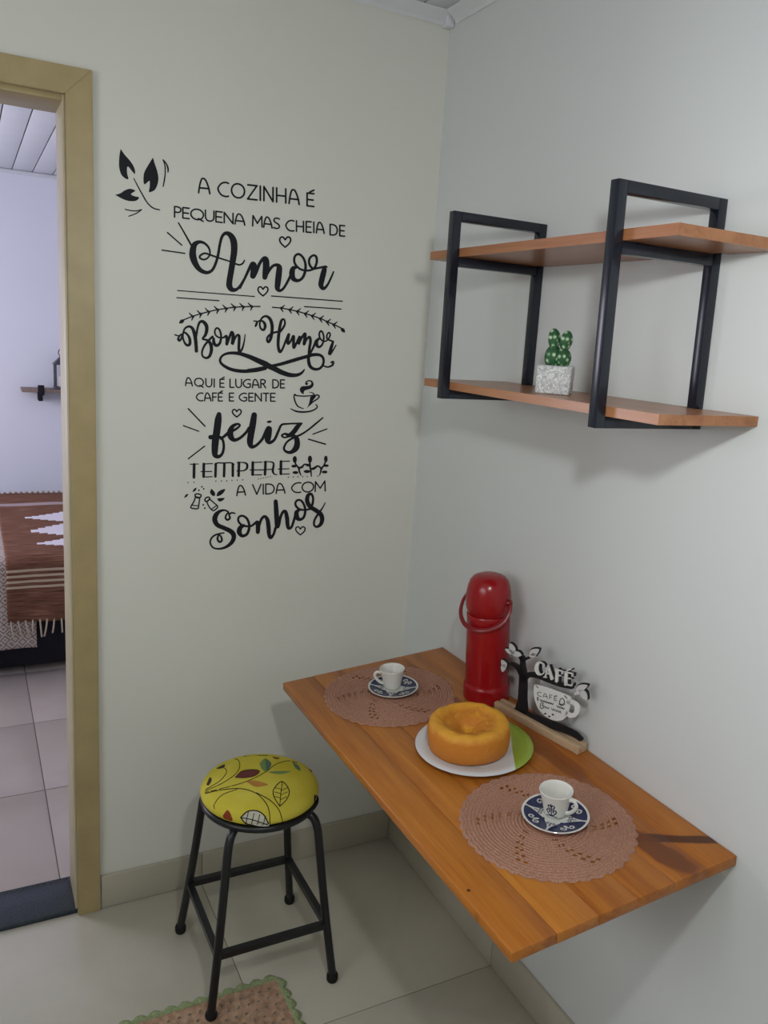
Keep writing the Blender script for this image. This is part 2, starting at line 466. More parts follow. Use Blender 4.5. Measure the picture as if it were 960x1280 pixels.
box('head_jamb', XL+.006, DX-.006, 0.0, .14, DH-.012, DH, M['casing'], d1, .001)
struct(box('trim_3', XL, DX, .002, .15, -.02, .012, M['granite'], None, .002), 'dark granite threshold')

# ---------------------------------------------------------------- bedroom shell
BX0, BX1, BY, BH = -2.75, 0.35, 3.32, 2.405
structbox('wall_bedroom_far', [(BX0-.1, BX1+.1, BY, BY+.1, 0, BH+.1)], M['bedwall'])
structbox('wall_bedroom_right', [(BX1, BX1+.1, .14, BY, 0, BH+.1)], M['bedwall'])
structbox('wall_bedroom_left', [(BX0-.1, BX0, .14, BY, 0, .85), (BX0-.1, BX0, .14, BY, 2.05, BH+.1),
          (BX0-.1, BX0, .14, 1.25, .85, 2.05), (BX0-.1, BX0, 2.75, BY, .85, 2.05)], M['bedwall'])
wf = bmesh.new()
for b in [(1.25, 1.30, .85, 2.05), (2.70, 2.75, .85, 2.05), (1.30, 2.70, .85, .90), (1.30, 2.70, 2.0, 2.05), (1.98, 2.02, .90, 2.0)]:
    add_box(wf, BX0-.07, BX0-.02, b[0], b[1], b[2], b[3], .003)
struct(bm_obj('window_2', wf, M['pvc']))
fb = struct(box('floor_bedroom', BX0, BX1, .14, BY, -.05, -.0015, M['grout']))
TBW = .523
txs = [BX0] + [x for x in [-1.005+TBW*k for k in range(-4, 4)] if BX0+.02 < x < BX1-.02] + [BX1]
tys = [.15] + [y for y in [.669+TBW*k for k in range(-1, 6)] if .2 < y < BY-.02] + [BY]
for i in range(len(txs)-1):
    for j in range(len(tys)-1):
        box('tile', txs[i]+.002, txs[i+1]-.002, tys[j]+.002, tys[j+1]-.002, -.008, 0, M['tile_bed'], fb, .0006)
cb = struct(box('ceiling_bedroom', BX0, BX1, .14, BY, BH+.012, BH+.06, M['grout']))
x = BX0; k = 0
bx = [-1.024+.108*k for k in range(-16, 13)]
for a, b in zip(bx[:-1], bx[1:]):
    a = max(a, BX0); b = min(b, BX1)
    if b-a > .01: box('ceiling_board', a+.0025, b-.0025, .14, BY, BH, BH+.011, M['pvc'], cb, .002)
box('cornice', BX0, BX1, BY-.02, BY-.0005, BH-.022, BH-.0005, M['pvc'], cb, .004)

# ================================================================== PENDANT BULB (lights the corner, out of frame)
LP = (-.845, -1.755, 1.87)
pl = tag(empty('pendant_lamp', LP), 'pendant lamp with an added shallow dark shade cutting upward light and round bulb hanging from the ceiling', 'lamp')
tm = bpy.data.materials.new('lit_bulb'); tm.use_nodes = True
bs = tm.node_tree.nodes['Principled BSDF']; bs.inputs['Base Color'].default_value = (.9, .9, .88, 1)
bs.inputs['Emission Color'].default_value = (.95, 1.0, .975, 1); bs.inputs['Emission Strength'].default_value = 400
lathe('bulb', [(0, -.036), (.012, -.034), (.024, -.026), (.033, -.012), (.035, 0), (.032, .014), (.024, .030), (.016, .044), (.0135, .052), (0, .052)], tm, pl, 24)
lathe('socket', [(0, .0525), (.018, .0525), (.020, .058), (.020, .095), (.012, .105), (0, .106)], M['bulb_socket'], pl, 24)
lathe('added_lamp_shade', [(.020, .085), (.045, .080), (.085, .064), (.112, .046), (.114, .045), (.113, .048), (.086, .067), (.045, .083), (.020, .088)], M['black_metal'], pl, 48, angle=60, closed=True)  # dish added to keep the bulb's direct light off the ceiling
tube('cord', [(0, 0, .104), (0, 0, H-LP[2]-.02)], .003, M['bulb_socket'], pl, 8)
lathe('ceiling_rose', [(0, H-LP[2]-.03), (.02, H-LP[2]-.028), (.045, H-LP[2]-.01), (.048, H-LP[2]-.0005), (0, H-LP[2]-.0005)], M['bulb_socket'], pl, 32)

# ================================================================== WALL LETTERING
wlet = tag(empty('wall_lettering', (-.5, 0, 1.5)), 'black script and capital lettering decal with leaf sprigs on the left wall', 'wall decal')
def wallmap(u, v, lv):
    p = hit(u, v, (0, 1, 0), -.0006-lv*6e-7); return p - Vector((-.5, 0, 1.5))
YN = Vector((0, -1, 0))
def ink(): return Ink(wallmap)
def fin(i, name, label=None):
    o = i.done(name, M['vinyl'], wlet, YN)
    if label: o['label'] = label
    return o
C1 = crop(200, 276, 8); C2 = crop(300, 286, 8); C3 = crop(212, 380, 8); C4 = crop(310, 380, 8)
C5 = crop(250, 500, 8); C6 = crop(320, 500, 8); C7 = crop(250, 600, 8); C8 = crop(310, 600, 8)
C9 = crop(220, 555, 9.6)
i = ink()
word(i, 'A', (248.3, 240.9), (262.3, 242.2), 18.3, 2.25); word(i, 'COZINHA', (272.6, 244.6), (374, 255.6), 17.6, 2.25)
word(i, 'É', (383.6, 257.2), (392.4, 258.2), 16, 2.25)
fin(i, 'lettering_line')
i = ink()
word(i, 'PEQUENA', (217.9, 271.2), (306, 281.4), 13, 2.0, .14); word(i, 'MAS', (315.6, 282.4), (349.4, 286), 13, 2.0, .14)
word(i, 'CHEIA', (357.4, 288.2), (405.2, 291.7), 13.2, 2.0); word(i, 'DE', (412.4, 293.4), (430.8, 295.3), 13, 2.0)
fin(i, 'lettering_line')
i = ink()   # Amor
i.stroke([(845, 395, 14), (828, 425, 18), (795, 440, 18), (755, 430, 18), (690, 403, 16), (600, 375, 18), (505, 342, 20), (450, 325, 20), (405, 345, 22), (400, 372, 20), (440, 388, 20), (480, 368, 18), (500, 325, 18), (485, 265, 22), (440, 222, 26), (390, 212, 36), (345, 240, 56), (328, 300, 66), (330, 360, 70), (355, 430, 60), (400, 490, 46), (465, 518, 36), (520, 495, 30), (555, 430, 28), (580, 345, 28), (598, 240, 28), (620, 160, 30), (655, 125, 36), (700, 140, 52), (735, 200, 66), (742, 290, 66), (728, 400, 62), (710, 510, 60), (695, 600, 60), (695, 655, 60), (725, 690, 46), (775, 680, 30), (820, 620, 24), (865, 540, 24), (905, 455, 26)], T=C1)
i.stroke([(185, 20, 14), (240, 115, 16), (310, 240, 20)], T=C1)
i.stroke([(0, 590, 24), (50, 490, 26), (100, 385, 34), (130, 355, 60), (140, 400, 68), (130, 470, 60)], T=C2)
i.stroke([(130, 470, 60), (160, 430, 40), (195, 350, 32), (230, 300, 34), (255, 305, 60), (262, 370, 68), (255, 440, 62), (248, 485, 50)], T=C2)
i.stroke([(250, 480, 44), (280, 430, 34), (325, 375, 30), (365, 362, 34), (392, 385, 56), (388, 450, 62), (378, 540, 60), (375, 595, 50), (400, 618, 32), (435, 595, 26), (475, 530, 26), (510, 455, 28), (525, 400, 36)], T=C2)
i.stroke([(560, 385, 30), (530, 400, 50), (520, 450, 58), (535, 500, 48), (580, 518, 32), (625, 490, 28), (650, 430, 28), (655, 360, 26), (635, 295, 24), (595, 255, 24), (560, 262, 24), (542, 300, 24), (550, 350, 24), (590, 395, 22), (640, 415, 22), (700, 415, 22), (745, 390, 24), (768, 330, 24), (762, 280, 24), (735, 265, 22), (700, 290, 24), (690, 330, 24), (705, 375, 24), (735, 398, 24), (780, 392, 22), (830, 382, 24)], T=C2)
i.stroke([(872, 382, 14), (850, 385, 40), (838, 430, 54), (818, 510, 56), (810, 565, 50), (835, 598, 34), (875, 560, 24), (915, 480, 20), (935, 430, 16)], T=C2)
fin(i, 'lettering_word', 'large script word Amor')
def heart(ink_, cx, cy, w_, h_, lw, T):
    pts = [(0, -.22), (-.22, -.48), (-.45, -.40), (-.5, -.12), (-.34, .18), (0, .5)]
    P = [(cx+a*w_, cy+b*h_) for a, b in pts]; Q = [(cx-a*w_, cy+b*h_) for a, b in pts]
    ink_.stroke(P, lw, 5, T); ink_.stroke(Q, lw, 5, T)
i = ink(); heart(i, 452, 132, 108, 104, 17, C2); fin(i, 'heart')
i = ink(); heart(i, 230, 625, 98, 92, 16, C2); fin(i, 'heart')
i = ink(); heart(i, 368, 132, 86, 76, 15, C5); fin(i, 'heart')
i = ink(); heart(i, 524, 508, 92, 82, 14, C8); fin(i, 'heart')
i = ink()
for a, b in (((75, 118), (218, 243)), ((20, 293), (248, 326))):
    i = ink(); i.stroke([a, b], 14, T=C1); fin(i, 'ray_line')
i = ink()   # the double rules under Amor
for P, w_, T in (([(175, 697), (945, 757)], 11, C1), ([(315, 672), (960, 720), (1015, 724)], 12, C2), ([(88, 57), (510, 87)], 12, crop(210, 365, 8)), ([(485, 146), (850, 171)], 12, crop(320, 365, 8))):
    i = ink(); i.stroke(P, w_, T=T); fin(i, 'rule_line')
for pts, T, tip in (([(165, 275), (240, 245), (320, 220), (400, 198), (490, 178), (575, 165), (660, 153), (745, 148), (830, 145), (920, 145)], crop(210, 365, 8), (108, 315, 165, 275)),
               ([(165, 153), (260, 162), (345, 178), (420, 195), (500, 218), (570, 240), (650, 268), (720, 300), (785, 328), (850, 360)], crop(320, 365, 8), (845, 355, 890, 405))):
    i = ink(); i.stroke(pts, 13, T=T)
    left = tip[0] < 300
    for (x, y) in (pts[1:-1] if left else pts[1:-1]):
        dx = -1 if left else 1
        if left: i.stroke([(x-28, y-36, 9), (x-8, y-14, 15), (x+18, y, 16)], T=T); i.stroke([(x-2, y+38, 9), (x+4, y+18, 16), (x+18, y, 16)], T=T)
        else: i.stroke([(x+26, y-30, 9), (x+6, y-12, 15), (x-16, y-2, 16)], T=T); i.stroke([(x+10, y+36, 9), (x, y+18, 15), (x-16, y-2, 16)], T=T)
    a, b, c, d = tip; nx, ny = (d-b)*.28, -(c-a)*.28
    i.fill([(a, b), ((a+c)/2-nx, (b+d)/2-ny), (c, d), ((a+c)/2+nx, (b+d)/2+ny)], T=T)
    fin(i, 'laurel_sprig')
i = ink()   # Bom
i.stroke([(55, 308, 16), (90, 318, 14), (120, 300, 16), (100, 320, 18), (85, 350, 24), (100, 365, 26), (120, 340, 20), (125, 310, 18), (150, 285, 20), (185, 315, 24), (203, 360, 30), (200, 405, 30), (170, 410, 26), (145, 375, 20), (132, 320, 20), (150, 250, 20), (190, 225, 24), (225, 240, 30), (250, 300, 38), (262, 380, 36), (268, 470, 34)], T=C3)
i.stroke([(265, 330, 22), (280, 240, 22), (300, 185, 26), (330, 175, 32), (362, 205, 38), (372, 250, 36), (358, 310, 30), (330, 348, 20), (375, 362, 24), (410, 400, 34), (418, 460, 34), (400, 520, 30), (365, 540, 24), (330, 520, 20), (325, 475, 20), (350, 415, 22), (395, 360, 24), (430, 325, 22)], T=C3)
i.stroke([(440, 345, 26), (445, 395, 34), (475, 415, 30), (505, 385, 26), (515, 320, 22), (500, 260, 20), (472, 240, 18), (452, 270, 18), (460, 310, 18), (495, 335, 18), (540, 335, 20), (565, 320, 26), (575, 350, 34), (572, 400, 32)], T=C3)
i.stroke([(575, 395, 28), (600, 330, 26), (620, 280, 26), (635, 310, 34), (632, 360, 34), (628, 400, 30), (650, 350, 22), (675, 312, 22), (695, 320, 28), (695, 380, 30), (692, 440, 30), (698, 485, 30)], T=C3)
i.stroke([(755, 305, 10), (745, 380, 16), (725, 450, 22), (700, 485, 26)], T=C3)
fin(i, 'lettering_word', 'script word Bom')
i = ink()   # Humor
i.stroke([(60, 170, 14), (90, 175, 14), (85, 200, 24), (75, 222, 20)], T=C4)
i.stroke([(85, 185, 16), (125, 165, 18), (160, 185, 26), (172, 225, 30), (155, 260, 24), (125, 240, 20), (118, 190, 18), (140, 140, 20), (180, 122, 24), (220, 150, 32), (240, 210, 34), (240, 270, 32), (228, 340, 32), (205, 380, 28), (190, 355, 22), (205, 320, 22), (250, 290, 22), (310, 275, 20)], T=C4)
i.stroke([(310, 290, 24), (350, 240, 24), (370, 195, 20), (360, 155, 20), (335, 165, 26), (318, 230, 30), (305, 330, 32), (302, 420, 30), (318, 478, 30), (345, 450, 22), (375, 375, 22), (405, 305, 26)], T=C4)
i.stroke([(408, 305, 30), (398, 360, 32), (400, 395, 30), (425, 375, 22), (455, 320, 28), (455, 380, 30), (458, 438, 28), (485, 390, 24), (520, 325, 30), (512, 365, 32), (505, 400, 28), (530, 350, 24), (570, 295, 28), (568, 350, 32), (560, 405, 28), (585, 355, 22), (615, 330, 26), (625, 370, 28), (615, 440, 28), (610, 500, 28), (605, 560, 32), (620, 620, 34), (660, 650, 30), (710, 648, 26), (745, 615, 24), (757, 570, 24), (745, 530, 26), (710, 508, 30), (650, 508, 34), (600, 522, 34), (500, 550, 36), (400, 580, 36), (310, 605, 32), (200, 625, 26), (100, 645, 24), (0, 662, 28)], T=C4)
i.stroke([(625, 490, 22), (650, 440, 22), (680, 370, 26)], T=C4)
i.stroke([(705, 350, 26), (685, 375, 36), (690, 415, 32), (715, 430, 24), (745, 400, 20), (758, 340, 18), (748, 290, 18), (728, 270, 18), (712, 300, 18), (722, 345, 18), (760, 375, 16), (800, 355, 16), (822, 310, 16), (810, 285, 16), (790, 310, 16), (795, 350, 18), (850, 375, 18)], T=C4)
i.stroke([(852, 375, 20), (835, 425, 32), (815, 500, 32), (845, 470, 18), (880, 412, 12)], T=C4)
fin(i, 'lettering_word', 'script word Humor')
i = ink()   # the swash under Bom Humor
i.stroke([(960, 645, 30), (860, 665, 34), (730, 672, 36), (620, 655, 34), (540, 615, 30), (505, 570, 26), (525, 520, 24), (590, 492, 28), (690, 495, 36), (790, 525, 44), (880, 565, 52), (965, 603, 58)], T=C3)
i.stroke([(180, 607, 58), (260, 645, 54), (340, 685, 50), (420, 710, 44), (490, 710, 34), (535, 690, 26), (565, 655, 12)], T=C4)
i.stroke([(760, 620, 16), (800, 630, 18), (845, 610, 22), (852, 578, 22), (832, 585, 18)], T=C4)
fin(i, 'flourish')
i = ink()
word(i, 'AQUI', (231.9, 482), (268, 483.8), 10, 1.7, .26); word(i, 'É', (274.8, 483.9), (280.2, 484), 9.8, 1.7)
word(i, 'LUGAR', (287.3, 484.1), (332, 484.8), 10.2, 1.7, .2); word(i, 'DE', (340.8, 484.8), (355.6, 484.9), 10, 1.7)
fin(i, 'lettering_line')
i = ink()
word(i, 'CAFÉ', (245.6, 501), (278, 501.2), 9.8, 1.7, .2); word(i, 'E', (286.6, 501.2), (292, 501.2), 9.8, 1.7); word(i, 'GENTE', (299, 501.3), (343.8, 501.5), 9.8, 1.7, .2)
fin(i, 'lettering_line')
i = ink()   # steaming cup drawing
CC = crop(345, 465, 12)
i.stroke([(275, 335, 14), (272, 380, 22), (290, 450, 22), (330, 515, 22), (410, 550, 14)], T=CC)
i.stroke([(282, 340, 30), (320, 355, 20), (420, 362, 20), (520, 355, 18), (570, 345, 22), (550, 315, 16), (500, 303, 8)], T=CC)
i.fill([(515, 370), (575, 350), (600, 365), (560, 420), (510, 490), (465, 545), (495, 470)], T=CC)
i.stroke([(560, 360, 20), (620, 345, 22), (648, 365, 22), (620, 405, 22), (550, 450, 22), (500, 500, 20)], T=CC)
i.stroke([(220, 552, 14), (300, 588, 26), (400, 600, 28), (520, 588, 24), (600, 550, 22), (618, 515, 20), (595, 485, 14)], T=CC)
i.stroke([(408, 328, 14), (395, 290, 60), (400, 255, 78), (450, 240, 60), (510, 225, 52), (545, 190, 40), (535, 145, 26), (495, 130, 20), (455, 150, 22), (455, 180, 34), (470, 175, 24)], T=CC)
fin(i, 'steaming_cup_drawing')
i = ink()   # feliz
i.stroke([(190, 145, 50), (182, 200, 70), (170, 300, 72), (155, 400, 72), (148, 490, 66), (152, 550, 54), (190, 565, 36), (225, 530, 28), (238, 460, 26), (225, 395, 26), (195, 370, 30), (150, 370, 40), (105, 372, 46)], T=C5)
i.stroke([(210, 385, 30), (240, 365, 28), (285, 330, 34), (360, 290, 24), (398, 255, 22), (375, 240, 24), (325, 265, 40), (302, 320, 62), (310, 370, 58), (345, 400, 38), (400, 380, 30), (460, 325, 28), (490, 280, 30)], T=C5)
i.stroke([(542, 150, 56), (528, 240, 66), (510, 340, 66), (500, 420, 62), (515, 465, 44), (560, 455, 30), (620, 395, 28), (665, 310, 40), (690, 285, 56), (685, 340, 64), (678, 400, 60), (700, 425, 36), (745, 395, 28), (785, 310, 26), (815, 250, 22), (880, 238, 18), (1010, 234, 18)], T=C5)
i.fill([(665, 218), (690, 205), (718, 212), (705, 228), (680, 230)], T=C5)
i.stroke([(460, 234, 14), (420, 262, 44), (372, 325, 48), (330, 352, 40), (290, 338, 22), (258, 355, 20), (285, 375, 18), (345, 362, 22), (395, 372, 46), (412, 420, 56), (400, 480, 60), (350, 522, 36), (300, 515, 26), (280, 480, 22), (310, 420, 20), (370, 380, 22), (450, 345, 20), (520, 300, 18), (600, 235, 18), (668, 178, 14)], T=C6)
fin(i, 'lettering_word', 'large script word feliz')
i = ink()
CF = crop(200, 500, 3.84)
for a, b, w_, T in (((136, 42), (216, 126), 7, CF), ((112, 123), (186, 150), 6, CF), ((214, 222), (136, 282), 6.5, CF), ((570, 342), (708, 290), 13, C6), ((525, 392), (695, 442), 15, C6)):
    i = ink(); i.stroke([a, b], w_, T=T); fin(i, 'ray_line')
i = ink()   # TEMPERE
st = lambda a, b, w_, T: i.stroke([a, b], w_, 1, T)
st((168, 243), (268, 240), 12, C9); st((218, 245), (215, 400), 34, C9)
def letE(x0, x1, y0, y1, mid, T):
    st((x0+28, y0), (x0+26, y1-4), 28, T); st((x0+28, y0), (x1, y0-4), 11, T); st((x0, mid), (x1-6, mid-2), 11, T); st((x0+26, y1), (x1-2, y1-3), 11, T)
letE(10, 124, 640, 770, 716, C5)
st((158, 640), (154, 765), 26, C5); st((244, 640), (240, 762), 26, C5); st((328, 640), (328, 758), 26, C5); i.stroke([(150, 645, 16), (175, 630, 14), (240, 630, 14), (310, 628, 14), (336, 645, 20)], T=C5)
st((390, 628), (386, 758), 26, C5); i.stroke([(372, 625, 12), (430, 625, 12), (468, 640, 22), (470, 680, 22), (440, 705, 14), (370, 710, 12)], T=C5)
letE(500, 618, 625, 750, 700, C5)
st((655, 620), (650, 745), 26, C5); i.stroke([(640, 618, 12), (700, 618, 12), (735, 632, 18), (732, 680, 22), (728, 715, 22), (745, 742, 14), (772, 745, 10)], T=C5); st((600, 700), (735, 692), 11, C5)
letE(782, 895, 615, 742, 690, C5)
fin(i, 'lettering_word', 'capital word TEMPERE')
i = ink()   # leafy garland after TEMPERE
CG = crop(340, 555, 12)
for pts in ([(340, 250, 22), (360, 310, 26), (400, 360, 30), (410, 410, 26), (435, 470, 16)], [(565, 250, 22), (570, 330, 30), (582, 400, 26), (590, 485, 18)], [(805, 250, 22), (780, 320, 26), (740, 370, 28), (730, 420, 24), (712, 470, 14)],
            [(400, 360, 30), (450, 345, 34), (490, 305, 24), (560, 320, 34)], [(585, 375, 30), (630, 365, 40), (690, 330, 26), (745, 375, 30)]): i.stroke(pts, T=CG)
for cx, cy, rx, ry in ((342, 232, 32, 52), (570, 228, 32, 54), (808, 225, 28, 50), (330, 332, 40, 22), (352, 428, 44, 22), (525, 412, 50, 24), (545, 318, 40, 20), (815, 325, 38, 20), (790, 420, 44, 22)):
    i.fill([(cx+rx*math.cos(a*PI/4), cy+ry*math.sin(a*PI/4)) for a in range(8)], T=CG)
fin(i, 'leafy_garland')
def dot(x, y, r, T):
    i = ink(); i.fill([(x+r*math.cos(a*PI/3), y+r*math.sin(a*PI/3)) for a in range(6)], 2, T); fin(i, 'dot')
for x, y in ((145, 462), (215, 460), (478, 445), (545, 443), (610, 442), (672, 436), (735, 433), (800, 430)): dot(x, y, 8, C9)
for x, y in ((245, 498), (318, 495), (390, 494), (460, 490), (528, 490), (686, 480)): dot(x, y, 10, CG)
for k in range(6): dot(585+k*24, 790-k*5, 6, C5)
i = ink()   # salt and pepper shakers with leaves
i.stroke([(230, 605, 18), (262, 598, 18), (300, 612, 18), (290, 640, 18), (255, 642, 26), (232, 630, 20), (230, 605, 18)], T=C9)
i.stroke([(232, 640, 16), (215, 690, 17), (180, 750, 17), (188, 770, 17), (260, 776, 17), (272, 740, 17), (285, 645, 16)], T=C9); i.stroke([(190, 735), (268, 742)], 13, T=C9)
i.stroke([(345, 668, 18), (362, 645, 18), (390, 638, 18), (405, 655, 18), (375, 688, 20), (352, 685, 18), (345, 668, 18)], T=C9)
i.stroke([(370, 695, 16), (395, 750, 16), (440, 798, 17), (475, 785, 17), (500, 750, 17), (460, 710, 16), (408, 665, 16)], T=C9); i.stroke([(428, 782), (490, 735)], 13, T=C9)
for P in ([(95, 648), (115, 610), (148, 600), (130, 632)], [(195, 578), (215, 540), (246, 525), (232, 562)], [(425, 535), (408, 580), (430, 615), (465, 622), (465, 580)], [(485, 628), (500, 580), (545, 550), (592, 542), (570, 585), (530, 618)], [(490, 655), (535, 648), (585, 650), (550, 685), (515, 688)]): i.fill(P, T=C9)
for x, y in ((310, 514), (332, 538), (274, 556), (328, 730), (346, 770)): dot(x, y, 11, C9)
fin(i, 'shakers_drawing')
i = ink()
word(i, 'A', (296.1, 619.5), (306.8, 618.9), 12.3, 1.8); word(i, 'VIDA', (315.8, 618.1), (356.2, 616.4), 12.2, 1.75, .18); word(i, 'COM', (364.6, 616.2), (406.8, 613.6), 12.3, 1.75, .12)
fin(i, 'lettering_line')
i = ink()   # Sonhos
i.stroke([(350, 335, 14), (320, 328, 18), (292, 345, 18), (300, 380, 20), (275, 398, 22), (255, 380, 20), (265, 345, 18), (285, 325, 18), (250, 303, 18), (200, 312, 30), (160, 350, 48), (148, 400, 52), (175, 450, 46), (240, 480, 44), (310, 515, 48), (338, 560, 48), (320, 620, 40), (260, 670, 28), (190, 688, 20), (130, 675, 18), (102, 625, 18), (120, 575, 18), (165, 545, 18), (240, 528, 14)], T=C7)
i.stroke([(185, 550, 18), (175, 590, 22), (195, 620, 22), (218, 605, 22), (212, 570, 20), (195, 548, 16)], T=C7)
i.stroke([(440, 455, 28), (405, 475, 46), (392, 520, 50), (420, 558, 34), (465, 545, 28), (488, 500, 28), (492, 445, 26), (468, 385, 24), (425, 358, 22), (390, 370, 22), (382, 405, 22), (405, 440, 22), (450, 460, 22), (510, 460, 22), (555, 430, 28), (575, 425, 40), (580, 475, 46), (578, 520, 42)], T=C7)
i.stroke([(578, 520, 40), (590, 460, 28), (615, 390, 28), (648, 365, 30), (675, 400, 40), (685, 470, 44), (690, 540, 40), (705, 575, 36), (735, 545, 26), (755, 480, 28)], T=C7)
i.stroke([(757, 215, 42), (762, 300, 48), (768, 400, 48), (772, 465, 44), (790, 440, 30), (805, 370, 28), (830, 320, 28), (855, 318, 36), (870, 380, 42), (875, 440, 40), (885, 480, 34), (915, 470, 26), (940, 400, 26), (960, 330, 28)], T=C7)
i.stroke([(510, 300, 28), (485, 325, 44), (490, 375, 48), (520, 395, 32), (555, 375, 26), (572, 320, 26), (565, 260, 24), (535, 210, 22), (500, 200, 22), (475, 225, 22), (480, 260, 24), (515, 292, 22), (570, 300, 20), (620, 290, 22)], T=C8)
i.stroke([(620, 290, 22), (645, 240, 24), (650, 175, 24), (630, 140, 26), (600, 155, 38), (592, 210, 44), (620, 265, 44), (680, 305, 44), (725, 340, 46), (742, 390, 44), (725, 445, 36), (685, 468, 24), (660, 445, 22), (668, 395, 22), (705, 335, 22), (745, 280, 14), (772, 228, 10)], T=C8)
fin(i, 'lettering_word', 'large script word Sonhos')
i = ink()   # leaf sprig top left
CL = crop(135, 175, 9.6)
i.fill([(152, 105), (200, 175), (265, 250), (310, 320), (326, 380), (320, 408), (290, 375), (240, 318), (228, 350), (232, 410), (245, 468), (205, 460), (160, 415), (138, 350), (132, 280), (138, 180)], T=CL)
i.fill([(540, 208), (560, 280), (590, 370), (605, 460), (592, 540), (560, 600), (510, 625), (490, 620), (500, 560), (498, 490), (465, 515), (435, 530), (425, 480), (432, 400), (465, 330), (505, 265)], T=CL)
i.fill([(85, 658), (150, 638), (200, 605), (265, 585), (328, 608), (290, 635), (278, 655), (320, 675), (372, 688), (350, 722), (300, 735), (230, 728), (160, 700)], T=CL)
i.stroke([(310, 462, 12), (350, 540, 14), (410, 650, 16), (470, 750, 16), (540, 815, 16), (620, 838, 14)], T=CL)
i.stroke([(660, 238, 14), (682, 300, 16), (686, 400, 16), (675, 490, 18), (662, 558, 14)], T=CL); i.stroke([(665, 240, 14), (700, 285, 16), (720, 340, 20), (720, 385, 16)], T=CL)
i.stroke([(205, 832, 14), (280, 848, 14), (345, 850, 14), (402, 835, 14)], T=CL); i.stroke([(402, 838, 14), (340, 880, 14), (250, 915, 14)], T=CL)
fin(i, 'leaf_sprig')

# ================================================================== TABLE
DRP = 0.0835; ZT = .7563; TW = .488; TY0 = -.231; TL = 1.0234; TT = .020
MT = Matrix.Translation((0, 0, ZT)) @ Matrix.Rotation(-DRP, 4, 'Y')
def on_table(s, y, h=0.0, yaw=0.0): return MT @ Matrix.Translation((-s, y, h)) @ Matrix.Rotation(yaw, 4, 'Z')
tbl = tag(empty('wall_table', mat=MT.copy()), 'honey coloured wooden folding table fixed to the right wall', 'table')
edges = [0.002, .075, .150, .235, .318, .402, TW]
for k in range(6):
    bm = bmesh.new(); add_box(bm, -edges[k+1]+(.0001 if k < 5 else 0), -edges[k]-.0001, TY0-TL, TY0, -TT, 0, .0006 if k < 5 else .0015)
    bm_obj('plank', bm, M['table_wood'], tbl, True, 50)
for yy in (TY0-.12, TY0-TL/2, TY0-TL+.03):
    bm = bmesh.new(); add_box(bm, -.055, -.003, yy-.018, yy+.018, -TT-.0025, -TT, .0005); add_box(bm, -.0045, -.002, yy-.018, yy+.018, -TT-.05, -TT-.002, .0005)
    bm_obj('hinge', bm, M['bulb_socket'], tbl, True)

# ---------------------------------------------------------------- crochet placemats
t = NT('crochet_yarn', 0.95, 0.1); v = t.map(); f = t.noise(v, 420, 2); f2 = t.noise(v, 25, 3)
c = t.ramp(f, [(0.3, lin((150, 106, 88))), (0.7, lin((192, 150, 128)))])
t.col(t.mix(t.math('MULTIPLY', f2, 0.35), c, lin((160, 114, 96)))); t.bump(f, .6, .002); M['crochet'] = t.m
def placemat(s, y, yaw, label, seed, fold=False):
    rnd = random.Random(seed); R = .164; NR = 96; NS = 240
    vs, fs = [(0, 0, .003)], []
    for a in range(1, NR+1):
        for b in range(NS):
            th = 2*PI*b/NS; q = a/NR
            r = R*q
            if q > .88: r += (.0055*abs(math.sin(th*20)) - .002)*((q-.88)/.12)
            z = .0026 + .0011*math.sin(q*2*PI*24) + .0005*math.sin(th*60*max(1, round(q*3)) + a*1.3)
            z += .0010*math.sin(3*th+seed)*q*q + .0008*math.sin(7*th+2*seed)*q**4
            if a == NR: z = .0006
            vs.append((r*math.cos(th), r*math.sin(th), max(z, .0006)))
    holes = set()
    for sp in range(6):
        for ring, off in ((30, 0), (40, 4), (50, 8), (58, 11), (66, 14), (74, 17)):
            b0 = int(sp*40+off)
            for kk in (0, 1, 4, 5):
                for da in range(4): holes.add((ring+da, (b0+kk) % NS))
    for a in range(0, NR):
        for b in range(NS):
            b2 = (b+1) % NS
            if a == 0: fs.append((0, 1+b, 1+b2)); continue
            if (a, b) in holes: continue
            p = 1+(a-1)*NS; q = 1+a*NS
            fs.append((p+b, q+b, q+b2, p+b2))
    o = mesh_obj('crochet_placemat', vs, fs, M['crochet'], None, True, 180)
    o.matrix_basis = on_table(s, y, .0002, yaw)
    return tag(o, label, 'placemat', 'round crochet placemats on the table')
placemat(.270, -.418, .3, 'round pinkish brown crochet placemat at the far end of the table, beside the thermos', 1)
placemat(.243, -1.022, 1.1, 'round pinkish brown crochet placemat at the near end of the table', 2)

